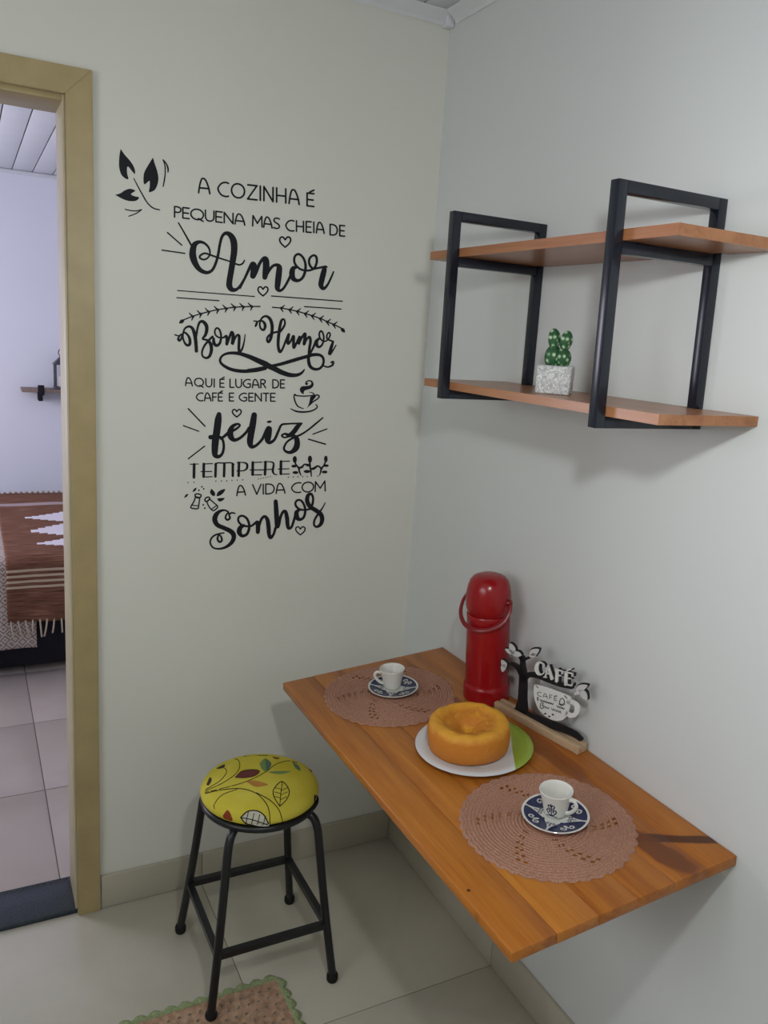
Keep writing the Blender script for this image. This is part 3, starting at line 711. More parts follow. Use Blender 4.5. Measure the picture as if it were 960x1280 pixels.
# ---------------------------------------------------------------- cups and saucers
def saucer(s, y, yaw, label):
    e = tag(empty('saucer', mat=on_table(s, y, .0045, yaw)), label, 'saucer', 'navy and white saucers')
    R = .064
    def ht(r):
        return .0045 if r < .022 else .0045 + .0085*((r-.022)/(R-.022))**1.2
    prof = [(0, 0.0), (.024, 0.0), (.030, .001), (.050, .0065), (R-.001, .0112), (R, .0125), (R-.001, .0135), (.060, ht(.060)), (.050, ht(.050)), (.040, ht(.040)), (.030, ht(.030)), (.022, .0045), (0, .0045)]
    lathe('dish', prof, M['porcelain'], e, 64, angle=60)
    rr = [.022, .030, .040, .050, .0595]
    vs, fs = [], []
    NS = 72
    for r in rr:
        for k in range(NS): vs.append((r*math.cos(2*PI*k/NS), r*math.sin(2*PI*k/NS), ht(r)+.0003))
    for a in range(len(rr)-1):
        for k in range(NS): fs.append((a*NS+k, (a+1)*NS+k, (a+1)*NS+(k+1) % NS, a*NS+(k+1) % NS))
    mesh_obj('glazed_band', vs, fs, M['navy'], e, True, 180)
    def mp(x, y_, lv): return Vector((x, y_, ht(math.hypot(x, y_))+.0007))
    I = Ink(mp)
    for q in range(4):
        a = q*PI/2
        def T(x, y_): return (x*math.cos(a)-y_*math.sin(a), x*math.sin(a)+y_*math.cos(a))
        # concave star arm, built in radial slices so that it follows the dish
        I.stroke([(.020, 0, .030), (.026, 0, .0235), (.034, 0, .0145), (.042, 0, .008), (.050, 0, .0045), (.056, 0, .0035), (.0575, 0, .006)], T=T, sub=4)
        def T2(x, y_):
            b = a+PI/4; return (x*math.cos(b)-y_*math.sin(b), x*math.sin(b)+y_*math.cos(b))
        for sg in (1, -1):
            I.stroke([(.036, sg*.0010), (.041, sg*.0015), (.047, sg*.003), (.051, sg*.0075), (.048, sg*.0125), (.043, sg*.012), (.0415, sg*.0085), (.0445, sg*.007)], .0030, 5, T=T2)
    I.done('star_ornament', M['white_glaze'], e, Vector((0, 0, 1)))
    def mp2(x, y_, lv): return Vector((x, y_, ht(math.hypot(x, y_))+.0011))
    for q in range(4):
        I = Ink(mp2)
        a = q*PI/2
        def T(x, y_): return (x*math.cos(a)-y_*math.sin(a), x*math.sin(a)+y_*math.cos(a))
        for sg in (1, -1):
            I.stroke([(.026, sg*.001), (.026, sg*.006), (.030, sg*.0075), (.032, sg*.005), (.030, sg*.003)], .0019, 4, T=T)
        I.stroke([(.026, 0), (.034, 0), (.040, 0)], .0022, 2, T=T)
        I.done('scroll_ornament', M['navy'], e, Vector((0, 0, 1)))
    return e
def cup(s, y, yaw, motif, label):
    e = tag(empty('coffee_cup', mat=on_table(s, y, .0104, yaw)), label, 'cup', 'small white coffee cups')
    def rad(z): 
        q = z/.052
        return .0205 + .0055*math.sin(min(q, .7)/.7*PI/2) + .0072*max(0, q-.45)**1.3*1.9
    zs = [.004, .008, .014, .022, .030, .038, .045, .050, .052]
    prof = [(0, .002), (.014, .002), (.0145, 0), (.0175, 0), (.0185, .002)] + [(rad(z), z) for z in zs]
    prof += [(rad(.052)-.0008, .0530), (rad(.052)-.0022, .0525), (rad(.048)-.0026, .047), (rad(.030)-.0026, .030), (rad(.014)-.0026, .014), (.014, .0065), (0, .006)]
    lathe('cup_body', prof, M['porcelain'], e, 48, angle=60)
    tube('handle', [(rad(.042)-.001, 0, .042), (rad(.044)+.009, 0, .0445), (rad(.04)+.0155, 0, .037), (rad(.03)+.0135, 0, .026), (rad(.02)+.006, 0, .016), (rad(.013)-.001, 0, .0125)], .0028, M['porcelain'], e, 10, 6, flat=1.35)
    def mp(th, z, lv): return Vector(((rad(z)+.0003)*math.cos(th), (rad(z)+.0003)*math.sin(th), z))
    for m0 in motif:
        I = Ink(mp)
        T = lambda x, z: (m0+x/.026, z)
        for sg in (1, -1):
            I.stroke([(0, .010), (sg*.004, .011), (sg*.0085, .015), (sg*.0095, .020), (sg*.006, .023), (sg*.003, .020), (sg*.005, .017)], .0026, 4, T=T)
            I.stroke([(0, .024), (sg*.004, .026), (sg*.006, .031), (sg*.003, .034), (sg*.001, .031)], .0024, 4, T=T)
        I.stroke([(0, .008), (0, .02), (0, .036)], .0022, 3, T=T)
        I.stroke([(-.012, .0065), (0, .0085), (.012, .0065)], .0022, 3, T=T)
        I.done('painted_motif', M['cupmotif'], e)
    return e
saucer(.255, -.410, .95, 'small navy and white patterned saucer on the far crochet placemat')
saucer(.224, -1.023, .62, 'small navy and white patterned saucer on the near crochet placemat')
cup(.255, -.405, math.radians(160), [math.radians(235), math.radians(335)], 'small white coffee cup on the far saucer, its handle turned to the left')
cup(.220, -1.018, math.radians(-72), [math.radians(-75), math.radians(120)], 'small white coffee cup on the near saucer, its handle turned to the viewer')

# ---------------------------------------------------------------- plate and cake
t = NT('plate_glaze', .12, .5); o = t.sep(t.tc.outputs['Object'])
PS, PY = .2225, -.7365
# green segment beyond a straight chord
ca, cb_ = (-.091+PS, -.683-PY), (-.192+PS, -.848-PY)
nx, ny = (cb_[1]-ca[1]), -(cb_[0]-ca[0]); ln = math.hypot(nx, ny); nx /= ln; ny /= ln
if nx < 0: nx, ny = -nx, -ny
dd = nx*ca[0]+ny*ca[1]
k = t.math('GREATER_THAN', t.math('ADD', t.math('MULTIPLY', o[0], nx), t.math('MULTIPLY', o[1], ny)), dd)
t.col(t.mix(k, lin((214, 214, 216)), lin((150, 172, 62)))); M['plate'] = t.m
plate = lathe('plate', [(0, 0), (.075, 0), (.080, .001), (.105, .0075), (.1275, .0125), (.130, .0140), (.1285, .0155), (.108, .0115), (.086, .0055), (.080, .0040), (0, .0036)], M['plate'], None, 80, angle=60)
plate.matrix_basis = on_table(PS, PY, .0004)
tag(plate, 'white plate with a green segment under the ring cake', 'plate')
t = NT('cake_crust', .55, .35); v = t.map(); o = t.sep(t.tc.outputs['Object'])
f = t.noise(v, 38, 5, .6, .4); f2 = t.noise(v, 160, 3)
# baked crust: pale yellow top, browner sides, yellow crumb in the middle
nrm = t.n.new('ShaderNodeNewGeometry'); 
side = t.math('SUBTRACT', o[2], t.math('MULTIPLY', f, .03))
base = t.ramp(t.math('MULTIPLY', side, 12.0), [(0.05, lin((196, 120, 42))), (0.45, lin((204, 128, 42))), (0.62, lin((222, 158, 50)))])
rad_ = t.math('SQRT', t.math('ADD', t.math('MULTIPLY', o[0], o[0]), t.math('MULTIPLY', o[1], o[1])))
kk = t.ramp(t.math('ADD', t.math('MULTIPLY', rad_, 10.0), t.math('MULTIPLY', f, .35)), [(0.20, (1, 1, 1)), (0.36, (0, 0, 0))])
mid = t.ramp(t.math('ADD', t.math('MULTIPLY', rad_, 10.0), t.math('MULTIPLY', t.math('SUBTRACT', f, .5), .5)), [(0.40, (.0, .0, .0)), (0.50, (.7, .7, .7)), (.62, (0, 0, 0))])
cc_ = t.mix(mid, base, lin((190, 110, 34)))
t.col(t.mix(kk, cc_, lin((236, 178, 44)))); t.bump(t.math('ADD', f2, t.math('MULTIPLY', f, 2.0)), .45, .003); M['cake'] = t.m
rc = random.Random(3)
ph = [rc.uniform(0, 6.28) for _ in range(8)]
def cakefn(r, z, a, j):
    n1 = math.sin(2*a+ph[0])*.5+math.sin(5*a+ph[1])*.3+math.sin(9*a+ph[2])*.2
    if z > .05: z += .0026*n1*min(1, r/.06) + .0009*math.sin(13*a+ph[3]+r*200)*min(1, r/.05)
    if r > .075: r += .0010*math.sin(3*a+ph[4]) + .0008*math.sin(z*420+2*math.sin(a+ph[5]))
    if r < .03 and z > .03: r += .002*math.sin(4*a+ph[6])
    return r, z
cake = lathe('ring_cake', [(0, 0), (.078, 0), (.086, .004), (.0895, .012), (.0905, .024), (.0910, .036), (.0905, .046), (.0895, .054), (.0865, .061), (.081, .0665), (.074, .0685), (.067, .0675), (.059, .0630), (.050, .0590), (.041, .0555), (.032, .0515), (.024, .0465), (.016, .0390), (.009, .0330), (0, .031)], M['cake'], None, 96, cakefn, 180)
cake.matrix_basis = on_table(.2315, -.7265, .0042)
tag(cake, 'golden ring cake with a sunken middle on the plate', 'cake')

# ---------------------------------------------------------------- thermos
th = tag(empty('thermos', mat=on_table(.0590, -.541, .0003, math.radians(205))), 'tall red thermos jug with a carrying strap near the wall', 'thermos')
lathe('body', [(0, 0), (.054, 0), (.0575, .003), (.0580, .010), (.0580, .034), (.0568, .040), (.0545, .043), (.0540, .050), (.0535, .140), (.0530, .215), (.0535, .222), (.0515, .226), (0, .226)], M['red'], th, 56, angle=35)
# pump head: rounded dome bulging over a spout lip toward local +x
def dome(r, z, a, j):
    if j in (0, 1): return r, z
    c = max(0, math.cos(a))
    return r*(1+.05*c*max(0, 1-abs(z-.262)/.05)), z
lathe('lid', [(0, .2265), (.0500, .2265), (.0505, .2300), (.0520, .2340), (.0535, .2380), (.0545, .2450), (.0545, .2600), (.0535, .2800), (.0510, .2950), (.0465, .3080), (.0390, .3170), (.0280, .3215), (.0140, .3235), (0, .324)], M['red'], th, 56, dome, 50)
for sg in (1, -1):
    bm = bmesh.new()
    bmesh.ops.create_cone(bm, cap_ends=True, segments=20, radius1=.009, radius2=.008, depth=.007, matrix=Matrix.Translation((0, sg*.0575, .262)) @ Matrix.Rotation(-sg*PI/2, 4, 'X'))
    bm_obj('pivot', bm, M['dark_red'], th, True, 40)
pts = [(0, .060, .262), (.012, .064, .245), (.030, .058, .222), (.050, .036, .206), (.061, .012, .201), (.062, -.012, .201), (.052, -.038, .206), (.032, -.060, .222), (.012, -.066, .245), (0, -.060, .262)]
tube('strap', pts, .0058, M['dark_red'], th, 8, 6, flat=.42)

# ---------------------------------------------------------------- coffee sign
a0 = MT @ Vector((-.062, -.606, 0)); a1 = MT @ Vector((-.020, -.856, 0))
ax = (a1-a0).normalized(); upv = (MT.to_3x3() @ Vector((0, 0, 1))).normalized(); nrm_ = ax.cross(upv).normalized()
if nrm_.x > 0: nrm_ = -nrm_
upv = nrm_.cross(ax).normalized()
if upv.z < 0: upv = -upv
SM = Matrix((ax, nrm_, upv)).transposed().to_4x4(); SM.translation = a0 + upv*.0005
sg_ = tag(empty('coffee_sign', mat=SM), 'black tree shaped coffee sign with a white mug plaque on a pale wooden base', 'sign')
SI = SM.inverted(); slen = (a1-a0).length
box('base_front', -.004, slen+.004, .003, .017, 0, .019, M['pale_wood'], sg_, .001)
box('base_back', -.004, slen+.004, -.014, -.003, 0, .019, M['pale_wood'], sg_, .001)
box('base_slot', -.003, slen+.003, -.003, .003, 0, .012, M['pale_wood'], sg_)
def signmap(off, th_):
    pn = SM.to_3x3() @ Vector((0, 1, 0)); pd = pn.dot(SM.translation + pn*off)
    def f(u, v, lv):
        p = SI @ hit(u, v, pn, pd); p.y = off - (th_ if lv else 0); return p
    return f
CS = crop(610, 800, 6.857)
I = Ink(signmap(.0028, .005), True)
for P in ([(275, 640, 110), (282, 590, 105), (290, 520, 76), (295, 400, 68), (297, 300, 62), (292, 220, 44), (292, 150, 34)],
          [(288, 300, 46), (258, 245, 40), (215, 212, 32), (175, 208, 22)], [(285, 165, 30), (265, 130, 26), (240, 100, 18)], [(292, 175, 32), (330, 158, 24), (372, 140, 18)],
          [(300, 345, 50), (340, 302, 46), (420, 305, 46), (520, 345, 44), (620, 383, 40), (715, 408, 28)],
          [(235, 610, 50), (330, 650, 66), (480, 705, 62), (620, 758, 58), (730, 805, 50), (790, 850, 36)]): I.stroke(P, T=CS)
I.done('tree_silhouette', M['mdf_black'], sg_)
def leaf(c, ang, L, W, name, mat, off, th_):
    I = Ink(signmap(off, th_), True)
    d = (math.cos(ang), math.sin(ang)); n_ = (-d[1], d[0])
    I.fill([(c[0]+d[0]*a*L+n_[0]*b*W, c[1]+d[1]*a*L+n_[1]*b*W) for a, b in ((-.5, 0), (-.2, .45), (.15, .42), (.5, 0), (.15, -.42), (-.2, -.45))], 4, CS)
    return I.done(name, mat, sg_)
R_ = math.radians
for c, a, L, W in (((205, 75), R_(-110), 95, 52), ((240, 120), R_(-165), 100, 48), ((185, 100), R_(-150), 90, 40), ((395, 105), R_(-30), 95, 60), ((385, 130), R_(160), 70, 42), ((135, 205), R_(-120), 80, 44), ((130, 240), R_(100), 70, 44), ((820, 470), R_(60), 105, 56), ((800, 410), R_(-20), 110, 56), ((770, 450), R_(150), 70, 40)):
    leaf((c[0]+8, c[1]-8), a, L*1.12, W*1.25, 'leaf_backing', M['mdf_black'], .0030, .0035)
    leaf(c, a, L, W, 'leaf', M['frost'], .0045, .0012)
def bigletters(off, th_, mat, name, dx, dy, k):
    def T(x, y): return CS(x+dx, y+dy)
    for L in (
        [[(478, 222, 10*k), (455, 196, 10*k), (425, 202, 24*k), (414, 245, 30*k), (428, 288, 24*k), (458, 296, 10*k), (480, 276, 8*k)], [(470, 205, 9*k), (472, 232, 9*k)]],
        [[(488, 318, 10*k), (512, 225, 12*k)], [(512, 222, 16*k), (545, 332, 24*k)], [(496, 285, 9*k), (535, 295, 9*k)], [(475, 318, 8*k), (500, 322, 8*k)]],
        [[(590, 258, 24*k), (586, 352, 25*k)], [(572, 252, 9*k), (635, 268, 10*k)], [(590, 302, 9*k), (622, 308, 9*k)], [(635, 268, 10*k), (632, 288, 10*k)]],
        [[(668, 280, 25*k), (664, 380, 25*k)], [(652, 272, 9*k), (722, 290, 10*k)], [(668, 326, 9*k), (705, 333, 9*k)], [(655, 378, 9*k), (716, 394, 10*k)], [(722, 290, 10*k), (719, 310, 9*k)], [(718, 375, 9*k), (716, 394, 10*k)], [(680, 262, 10*k), (705, 252, 10*k)]]):
        I = Ink(signmap(off, th_), True)
        for s in L: I.stroke(s, T=T)
        I.done(name, mat, sg_)
bigletters(.0032, .0035, M['mdf_black'], 'letter_backing', 22, -4, 1.25)
bigletters(.0062, .0025, M['mdf_white'], 'letter', 0, 0, 1.0)
I = Ink(signmap(.0075, .003), True)
I.fill([(395, 385), (450, 392), (540, 420), (630, 455), (690, 480), (706, 500), (700, 560), (690, 610), (668, 660), (630, 688), (580, 692), (520, 672), (455, 620), (410, 545), (392, 460)], 4, CS)
I.done('mug_plaque', M['mdf_white'], sg_)
I = Ink(signmap(.0075, .003), True)
I.stroke([(690, 535, 36), (722, 533, 34), (755, 560, 38), (762, 600, 40), (742, 640, 40), (705, 648, 38), (676, 630, 36)], T=CS)
I.done('mug_handle', M['mdf_white'], sg_)
I = Ink(signmap(.0080, 0))
word(I, 'CAFÉ', CS(422, 476), CS(590, 522), 5.2, .75, .42)
I.stroke([(612, 535), (620, 510), (640, 500), (655, 530), (640, 552), (620, 550), (612, 535)], 7, 4, CS)
I.stroke([(605, 548), (635, 562), (660, 548)], 6, 4, CS)
I.stroke([(420, 498), (426, 490), (430, 505), (420, 512), (432, 516)], 7, 3, CS)
P = [(448+8*k, 517+2.4*k+(7 if k % 2 else -7)) for k in range(15)]; I.stroke(P, 6, 3, CS)
P = [(590+8*k, 568+2.8*k+(7 if k % 2 else -7)) for k in range(9)]; I.stroke(P, 6, 3, CS)
I.stroke([(445, 580), (455, 540), (475, 545), (462, 562), (482, 570), (462, 588), (445, 580)], 6, 4, CS)
P = [(488+9*k, 575+3*k+(8 if k % 2 else -8)) for k in range(5)]; I.stroke(P, 5, 3, CS)
P = [(545+9*k, 592+3*k+(10 if k % 2 else -9)) for k in range(10)]; I.stroke(P, 5, 3, CS)
for x, y in ((490, 632), (525, 655), (555, 640)): I.fill([(x-12, y), (x, y-8), (x+12, y), (x, y+8)], 3, CS)
for a, b in (((412, 395), (430, 410)), ((655, 478), (678, 500))): I.stroke([a, b], 7, 1, CS)
I.done('plaque_lettering', M['print_black'], sg_)

# ================================================================== SHELF ON THE RIGHT WALL
SX = -.250
sh = tag(empty('wall_shelf', (0, -.78, 1.49)), 'two tier wall shelf of pine boards in black square steel frames', 'shelf')
def rel(o): o.location = -Vector((0, -.78, 1.49)); return o
TBZ = .020
def frame(yt, yb):
    bm = bmesh.new()
    def bar(x0, x1, z0, z1):
        k = len(bm.verts); add_box(bm, x0, x1, 0, TBZ, z0, z1, .0012)
    z0, z1 = 1.490, 1.890
    bar(SX, SX+TBZ, z0, z1); bar(-TBZ-.0005, -.0005, z0, z1)
    bar(SX+TBZ, -TBZ-.0005, z1-TBZ, z1); bar(SX+TBZ, -TBZ-.0005, z0, z0+TBZ); bar(SX+TBZ, -TBZ-.0005, 1.776, 1.796)
    for v in bm.verts:
        q = (v.co.z-z0)/(z1-z0); v.co.y += yb + (yt-yb)*q
    return rel(bm_obj('frame', bm, M['black_metal'], sh, True, 40))
frame(-1.018, -1.032); frame(-.515, -.523)
def board(z0, z1, y0, y1):
    bm = bmesh.new(); add_box(bm, SX+TBZ+.001, -TBZ-.002, y0, y1, z0, z1, .0015)
    o = bm_obj('board', bm, M['shelf_wood'], sh, True, 50)
    return rel(o)
# boards reach back between the rear uprights to the wall
def board2(z0, z1, y0, y1):
    prof = [(SX+TBZ+.001, y0), (SX+TBZ+.001, y1), (-.001, y1), (-.001, -.494), (-TBZ-.002, -.494), (-TBZ-.002, -.528), (-.001, -.528), (-.001, -.994), (-TBZ-.002, -.994), (-TBZ-.002, -1.038), (-.001, -1.038), (-.001, y0)]
    vs = [(x, y, z0) for x, y in prof] + [(x, y, z1) for x, y in prof]; n = len(prof)
    fs = [tuple(range(n)), tuple(range(n, 2*n))[::-1]] + [(k, n+k, n+(k+1) % n, (k+1) % n) for k in range(n)]
    bm = bmesh.new(); me = bpy.data.meshes.new('t'); me.from_pydata(vs, [], fs); bm.from_mesh(me); bpy.data.meshes.remove(me)
    bmesh.ops.triangulate(bm, faces=[f for f in bm.faces if len(f.verts) > 4])
    return rel(bm_obj('board', bm, M['shelf_wood'], sh))
board2(1.7965, 1.8145, -1.138, -.388); board2(1.5105, 1.5275, -1.150, -.405)

# ---------------------------------------------------------------- potted cactus
t = NT('marbled_plaster', .6, .3); v = t.map(); f = t.noise(v, 55, 4, .6, 2.5)
t.col(t.ramp(f, [(.42, lin((214, 214, 214))), (.5, lin((150, 152, 156))), (.58, lin((210, 210, 210)))])); M['marble'] = t.m
t = NT('cactus_skin', .55, .4); v = t.map(); d = t.voronoi(v, 95)
t.col(t.ramp(d, [(.22, lin((176, 196, 166))), (.34, lin((92, 132, 92))), (.5, lin((40, 84, 50)))])); t.bump(d, -.4, .002); M['cactus'] = t.m
pc = tag(empty('potted_cactus', (-.140, -.775, 1.5277)), 'small green cactus in a white marbled pot on the lower shelf', 'plant')
pc.rotation_euler.z = math.radians(45-90)
bm = bmesh.new(); add_box(bm, -.034, .034, -.034, .034, 0, .056, .004, 3)
for v_ in bm.verts: 
    k = 1+.02*(v_.co.z/.056-.5); v_.co.x *= k; v_.co.y *= k
bm_obj('pot', bm, M['marble'], pc, True, 50)
for (px_, py_, pz, rx, rz, rot) in ((-.0095, 0, .073, .0165, .023, 4), (.0115, 0, .071, .0150, .020, -4), (-.0105, .002, .107, .0120, .021, -6), (.0135, -.002, .105, .0120, .020, 8)):
    seg, rg, vs, fs = 20, 12, [], []
    for a in range(rg+1):
        p_ = -PI/2+PI*a/rg
        for b in range(seg):
            q_ = 2*PI*b/seg; r_ = rx*math.cos(p_)*(1+.07*math.cos(q_*5)); 
            vs.append((r_*math.cos(q_), r_*math.sin(q_), rz*math.sin(p_)))
    for a in range(rg):
        for b in range(seg): fs.append((a*seg+b, a*seg+(b+1) % seg, (a+1)*seg+(b+1) % seg, (a+1)*seg+b))
    o = mesh_obj('cactus_lobe', vs, fs, M['cactus'], pc, True, 180)
    o.location = (px_, py_, pz); o.rotation_euler = (0, math.radians(rot), 0)

# ================================================================== STOOL
SC = Vector((-.575, -.337, 0))
so = tag(empty('stool', SC), 'black metal stool with a round yellow leaf print cushion', 'stool')
t = NT('yellow_fabric', .85, .15); v = t.map(); f = t.noise(v, 9, 3); f2 = t.noise(v, 500, 2)
t.col(t.ramp(f, [(.3, lin((196, 182, 56))), (.7, lin((216, 203, 84)))])); t.bump(f2, .3, .001); M['yellow'] = t.m
ZR = .465
cprof = [(0, .010), (.120, .010), (.136, .011), (.1455, .017), (.1475, .024), (.1455, .031), (.1405, .0395), (.130, .0465), (.112, .0530), (.085, .0575), (.050, .0600), (.020, .0610), (0, .0612)]
cu = lathe('cushion', [(r, ZR+z) for r, z in cprof], M['yellow'], so, 64, angle=180)
rp = [(.137*math.cos(2*PI*k/48), .137*math.sin(2*PI*k/48), ZR) for k in range(48)]
tube('seat_ring', rp, .0095, M['stool_metal'], so, 10, 1, True)
F = .157
for sx, sy in ((-1, -1), (-1, 1), (1, 1), (1, -1)):
    q = [(F, .018), (F-.016, .15), (F-.030, .28), (F-.040, .385), (F-.0445, .421), (F-.052, .444), (F-.064, .4535), (F-.080, .4555)]
    floor_z = .0062 if (sx, sy) == (-1, -1) else 0
    lg = tube('leg', [(sx*a, sy*a, z) for a, z in q], .0105, M['stool_metal'], so, 14, 6)
    ft = lathe('foot_cap', [(0, floor_z), (.0125, floor_z), (.0145, .004+floor_z), (.0148, .016), (.0125, .022), (.0108, .024), (0, .024)], M['rubber'], lg, 20)
    ft.location = (sx*F, sy*F, 0)
ZS = .158; q = F-.0175
for a, b in (((-q, -q), (q, -q)), ((q, -q), (q, q)), ((q, q), (-q, q)), ((-q, q), (-q, -q))):
    tube('stretcher', [(*a, ZS), (*b, ZS)], .0115, M['stool_metal'], so, 4, 1, smooth=False)
def rmax(z):
    pts = cprof[1:]
    for (r0, z0), (r1, z1) in zip(pts[:-1], pts[1:]):
        if z0 <= z <= z1 and z1 > z0: return r0+(r1-r0)*(z-z0)/(z1-z0)
    return 0.0
def seatmap(lift):
    def f(u, v, lv):
        d = ray(u, v).normalized(); best = None
        t0 = (ZR+.0615-CAM.z)/d.z; t1 = (ZR+.0105-CAM.z)/d.z
        for k in range(241):
            p = CAM + d*(t0+(t1-t0)*k/240) - SC; g_ = math.hypot(p.x, p.y)-rmax(p.z-ZR)
            if best is None or g_ < best[0]: best = (g_, p)
            if g_ <= 0: break
        p = best[1] if g_ > 0 else p
        return p - d*(lift+lv*2e-7)
    return f
CU = crop(240, 930, 5.333)
def prt(name, rgb, strokes, fills=(), lift=.0006):
    key = 'print_%d_%d_%d' % rgb
    if key not in M: M[key] = plain(key, rgb, .85, .15)
    if strokes:
        I = Ink(seatmap(lift))
        for s, w_ in strokes:
            if len(s) == 2: s = [(s[0][0]+(s[1][0]-s[0][0])*q/4, s[0][1]+(s[1][1]-s[0][1])*q/4) for q in range(5)]
            I.stroke(s, w_, 8, CU)
        I.done(name, M[key], cu, Vector((0, 0, 1)))
    for s in fills:
        I = Ink(seatmap(lift)); I.patch(s, CU); I.done(name, M[key], cu, Vector((0, 0, 1)))
D = (38, 36, 26)
prt('stem_print', D, [([(88, 330), (200, 305), (330, 298), (430, 330), (490, 390), (515, 450), (520, 540)], 6), ([(150, 432), (150, 400), (200, 340), (300, 302)], 5), ([(430, 325), (520, 375), (580, 440), (606, 530)], 6),
    ([(88, 312), (200, 262), (290, 200), (318, 150), (310, 110), (285, 98)], 5), ([(92, 302), (180, 250), (225, 200), (228, 172), (215, 160)], 5)])
prt('stem_print', (92, 84, 30), [([(88, 322), (300, 270), (420, 225), (500, 180), (560, 135), (640, 112), (700, 125)], 6), ([(350, 82), (440, 76), (530, 78)], 6)])
prt('leaf_print', (196, 194, 180), [], [[(325, 490), (370, 450), (430, 445), (480, 475), (515, 545), (430, 545), (360, 530)]], .0005)
prt('leaf_print', (112, 62, 58), [], [[(285, 222), (330, 182), (400, 170), (452, 178), (420, 210), (350, 226)]])
prt('leaf_print', (186, 132, 66), [], [[(365, 250), (420, 243), (508, 270), (440, 286), (400, 275)]])
prt('leaf_print', (118, 142, 84), [], [[(450, 130), (488, 95), (530, 132), (495, 182), (465, 165)], [(505, 185), (580, 180), (662, 182), (600, 200), (540, 197)]])
prt('leaf_print', (84, 114, 90), [], [[(668, 118), (712, 145), (722, 178), (690, 160)], [(488, 98), (530, 132), (497, 178)]], .0009)
prt('leaf_print', (134, 62, 36), [], [[(205, 478), (240, 440), (272, 512), (215, 497)]])
prt('leaf_print', (70, 58, 50), [], [[(160, 162), (215, 135), (214, 156), (178, 166)], [(95, 272), (118, 222), (132, 240), (112, 275)]])
prt('leaf_print', (130, 84, 40), [], [[(535, 82), (585, 92), (570, 102), (545, 96)], [(770, 160), (800, 178), (795, 188)]])
prt('leaf_outline_print', D, [([(585, 415), (546, 350), (546, 300), (600, 250), (648, 310), (630, 370), (585, 415)], 6), ([(585, 415), (592, 330), (602, 255)], 5)]
    + [([(590, 300+30*k), (552, 290+30*k)], 4) for k in range(3)] + [([(592, 310+30*k), (640-4*k, 290+30*k)], 4) for k in range(3)]
    + [([(325, 490), (370, 450), (430, 445), (480, 475), (515, 545)], 8), ([(325, 490), (360, 530), (430, 545)], 8), ([(325, 490), (400, 505), (515, 542)], 6)]
    + [([(365+38*k, 500+8*k), (375+38*k, 455+8*k)], 5) for k in range(4)] + [([(365+38*k, 502+9*k), (360+36*k, 528+5*k)], 5) for k in range(4)]
    + [([(290, 222), (330, 182), (400, 170), (450, 180), (420, 210), (350, 225), (290, 222)], 4)], (), .0013)
prt('leaf_outline_print', (30, 32, 40), [], [[(815, 338), (842, 350), (842, 395), (812, 440), (812, 395)]])

# ================================================================== RUG
t = NT('rug_yarn', .95, .1); v = t.map(); f = t.noise(v, 60, 3); f2 = t.noise(v, 300, 2)
t.col(t.ramp(f, [(.3, lin((144, 118, 94))), (.5, lin((172, 140, 116))), (.7, lin((186, 156, 128)))])); t.bump(f2, .6, .003); M['rug'] = t.m
t = NT('green_yarn', .95, .1); v = t.map(); f = t.noise(v, 200, 2)
t.col(t.ramp(f, [(.3, lin((128, 142, 100))), (.7, lin((160, 172, 130)))])); t.bump(f, .6, .003); M['rug_green'] = t.m
rg = tag(empty('crochet_rug', (-.9, -.68, 0)), 'pink crochet rug with a green scalloped border on the floor under the stool', 'rug')
RX0, RX1, RY0, RY1 = -1.26, -.548, -.93, -.438
st_ = .0062
nx_, ny_ = int((RX1-RX0)/st_), int((RY1-RY0)/st_)
vs, fs = [], []
for j in range(ny_+1):
    for k in range(nx_+1):
        x = RX0+(RX1-RX0)*k/nx_; y = RY0+(RY1-RY0)*j/ny_
        z = .0042+.0018*math.sin(j*PI/2+.6)*math.cos((k+2*(j//4 % 2))*PI/2)
        vs.append((x+.9, y+.68, z))
for j in range(ny_):
    for k in range(nx_):
        if j % 4 == 2 and (k+2*(j//4 % 2)) % 4 == 1: continue
        p = j*(nx_+1)+k; fs.append((p, p+1, p+nx_+2, p+nx_+1))
mesh_obj('rug_field', vs, fs, M['rug'], rg, True, 180)
# scalloped edging follows the outline
path = []
def seg_(a, b, n):
    for k in range(n): path.append((a[0]+(b[0]-a[0])*k/n, a[1]+(b[1]-a[1])*k/n, ((b[1]-a[1]), -(b[0]-a[0])), k/n*n))
seg_((RX0, RY0), (RX1, RY0), 140); seg_((RX1, RY0), (RX1, RY1), 98); seg_((RX1, RY1), (RX0, RY1), 140); seg_((RX0, RY1), (RX0, RY0), 98)
vs, fs = [], []; n = len(path)
for k, (x, y, nn, q_) in enumerate(path):
    l = math.hypot(*nn); ox, oy = nn[0]/l, nn[1]/l
    wd = .008+.013*abs(math.sin(k*PI/7))
    for o_, z in ((-.006, .0015), (0, .0075), (wd*.5, .0062), (wd*.85, .0045), (wd, .0008)):
        vs.append((x+ox*o_+.9, y+oy*o_+.68, z+(.0006*math.sin(k*2.1) if z > .001 else 0)))
for k in range(n):
    k2 = (k+1) % n
    for m in range(4): fs.append((k*5+m, k*5+m+1, k2*5+m+1, k2*5+m))
mesh_obj('rug_border', vs, fs, M['rug_green'], rg, True, 180)

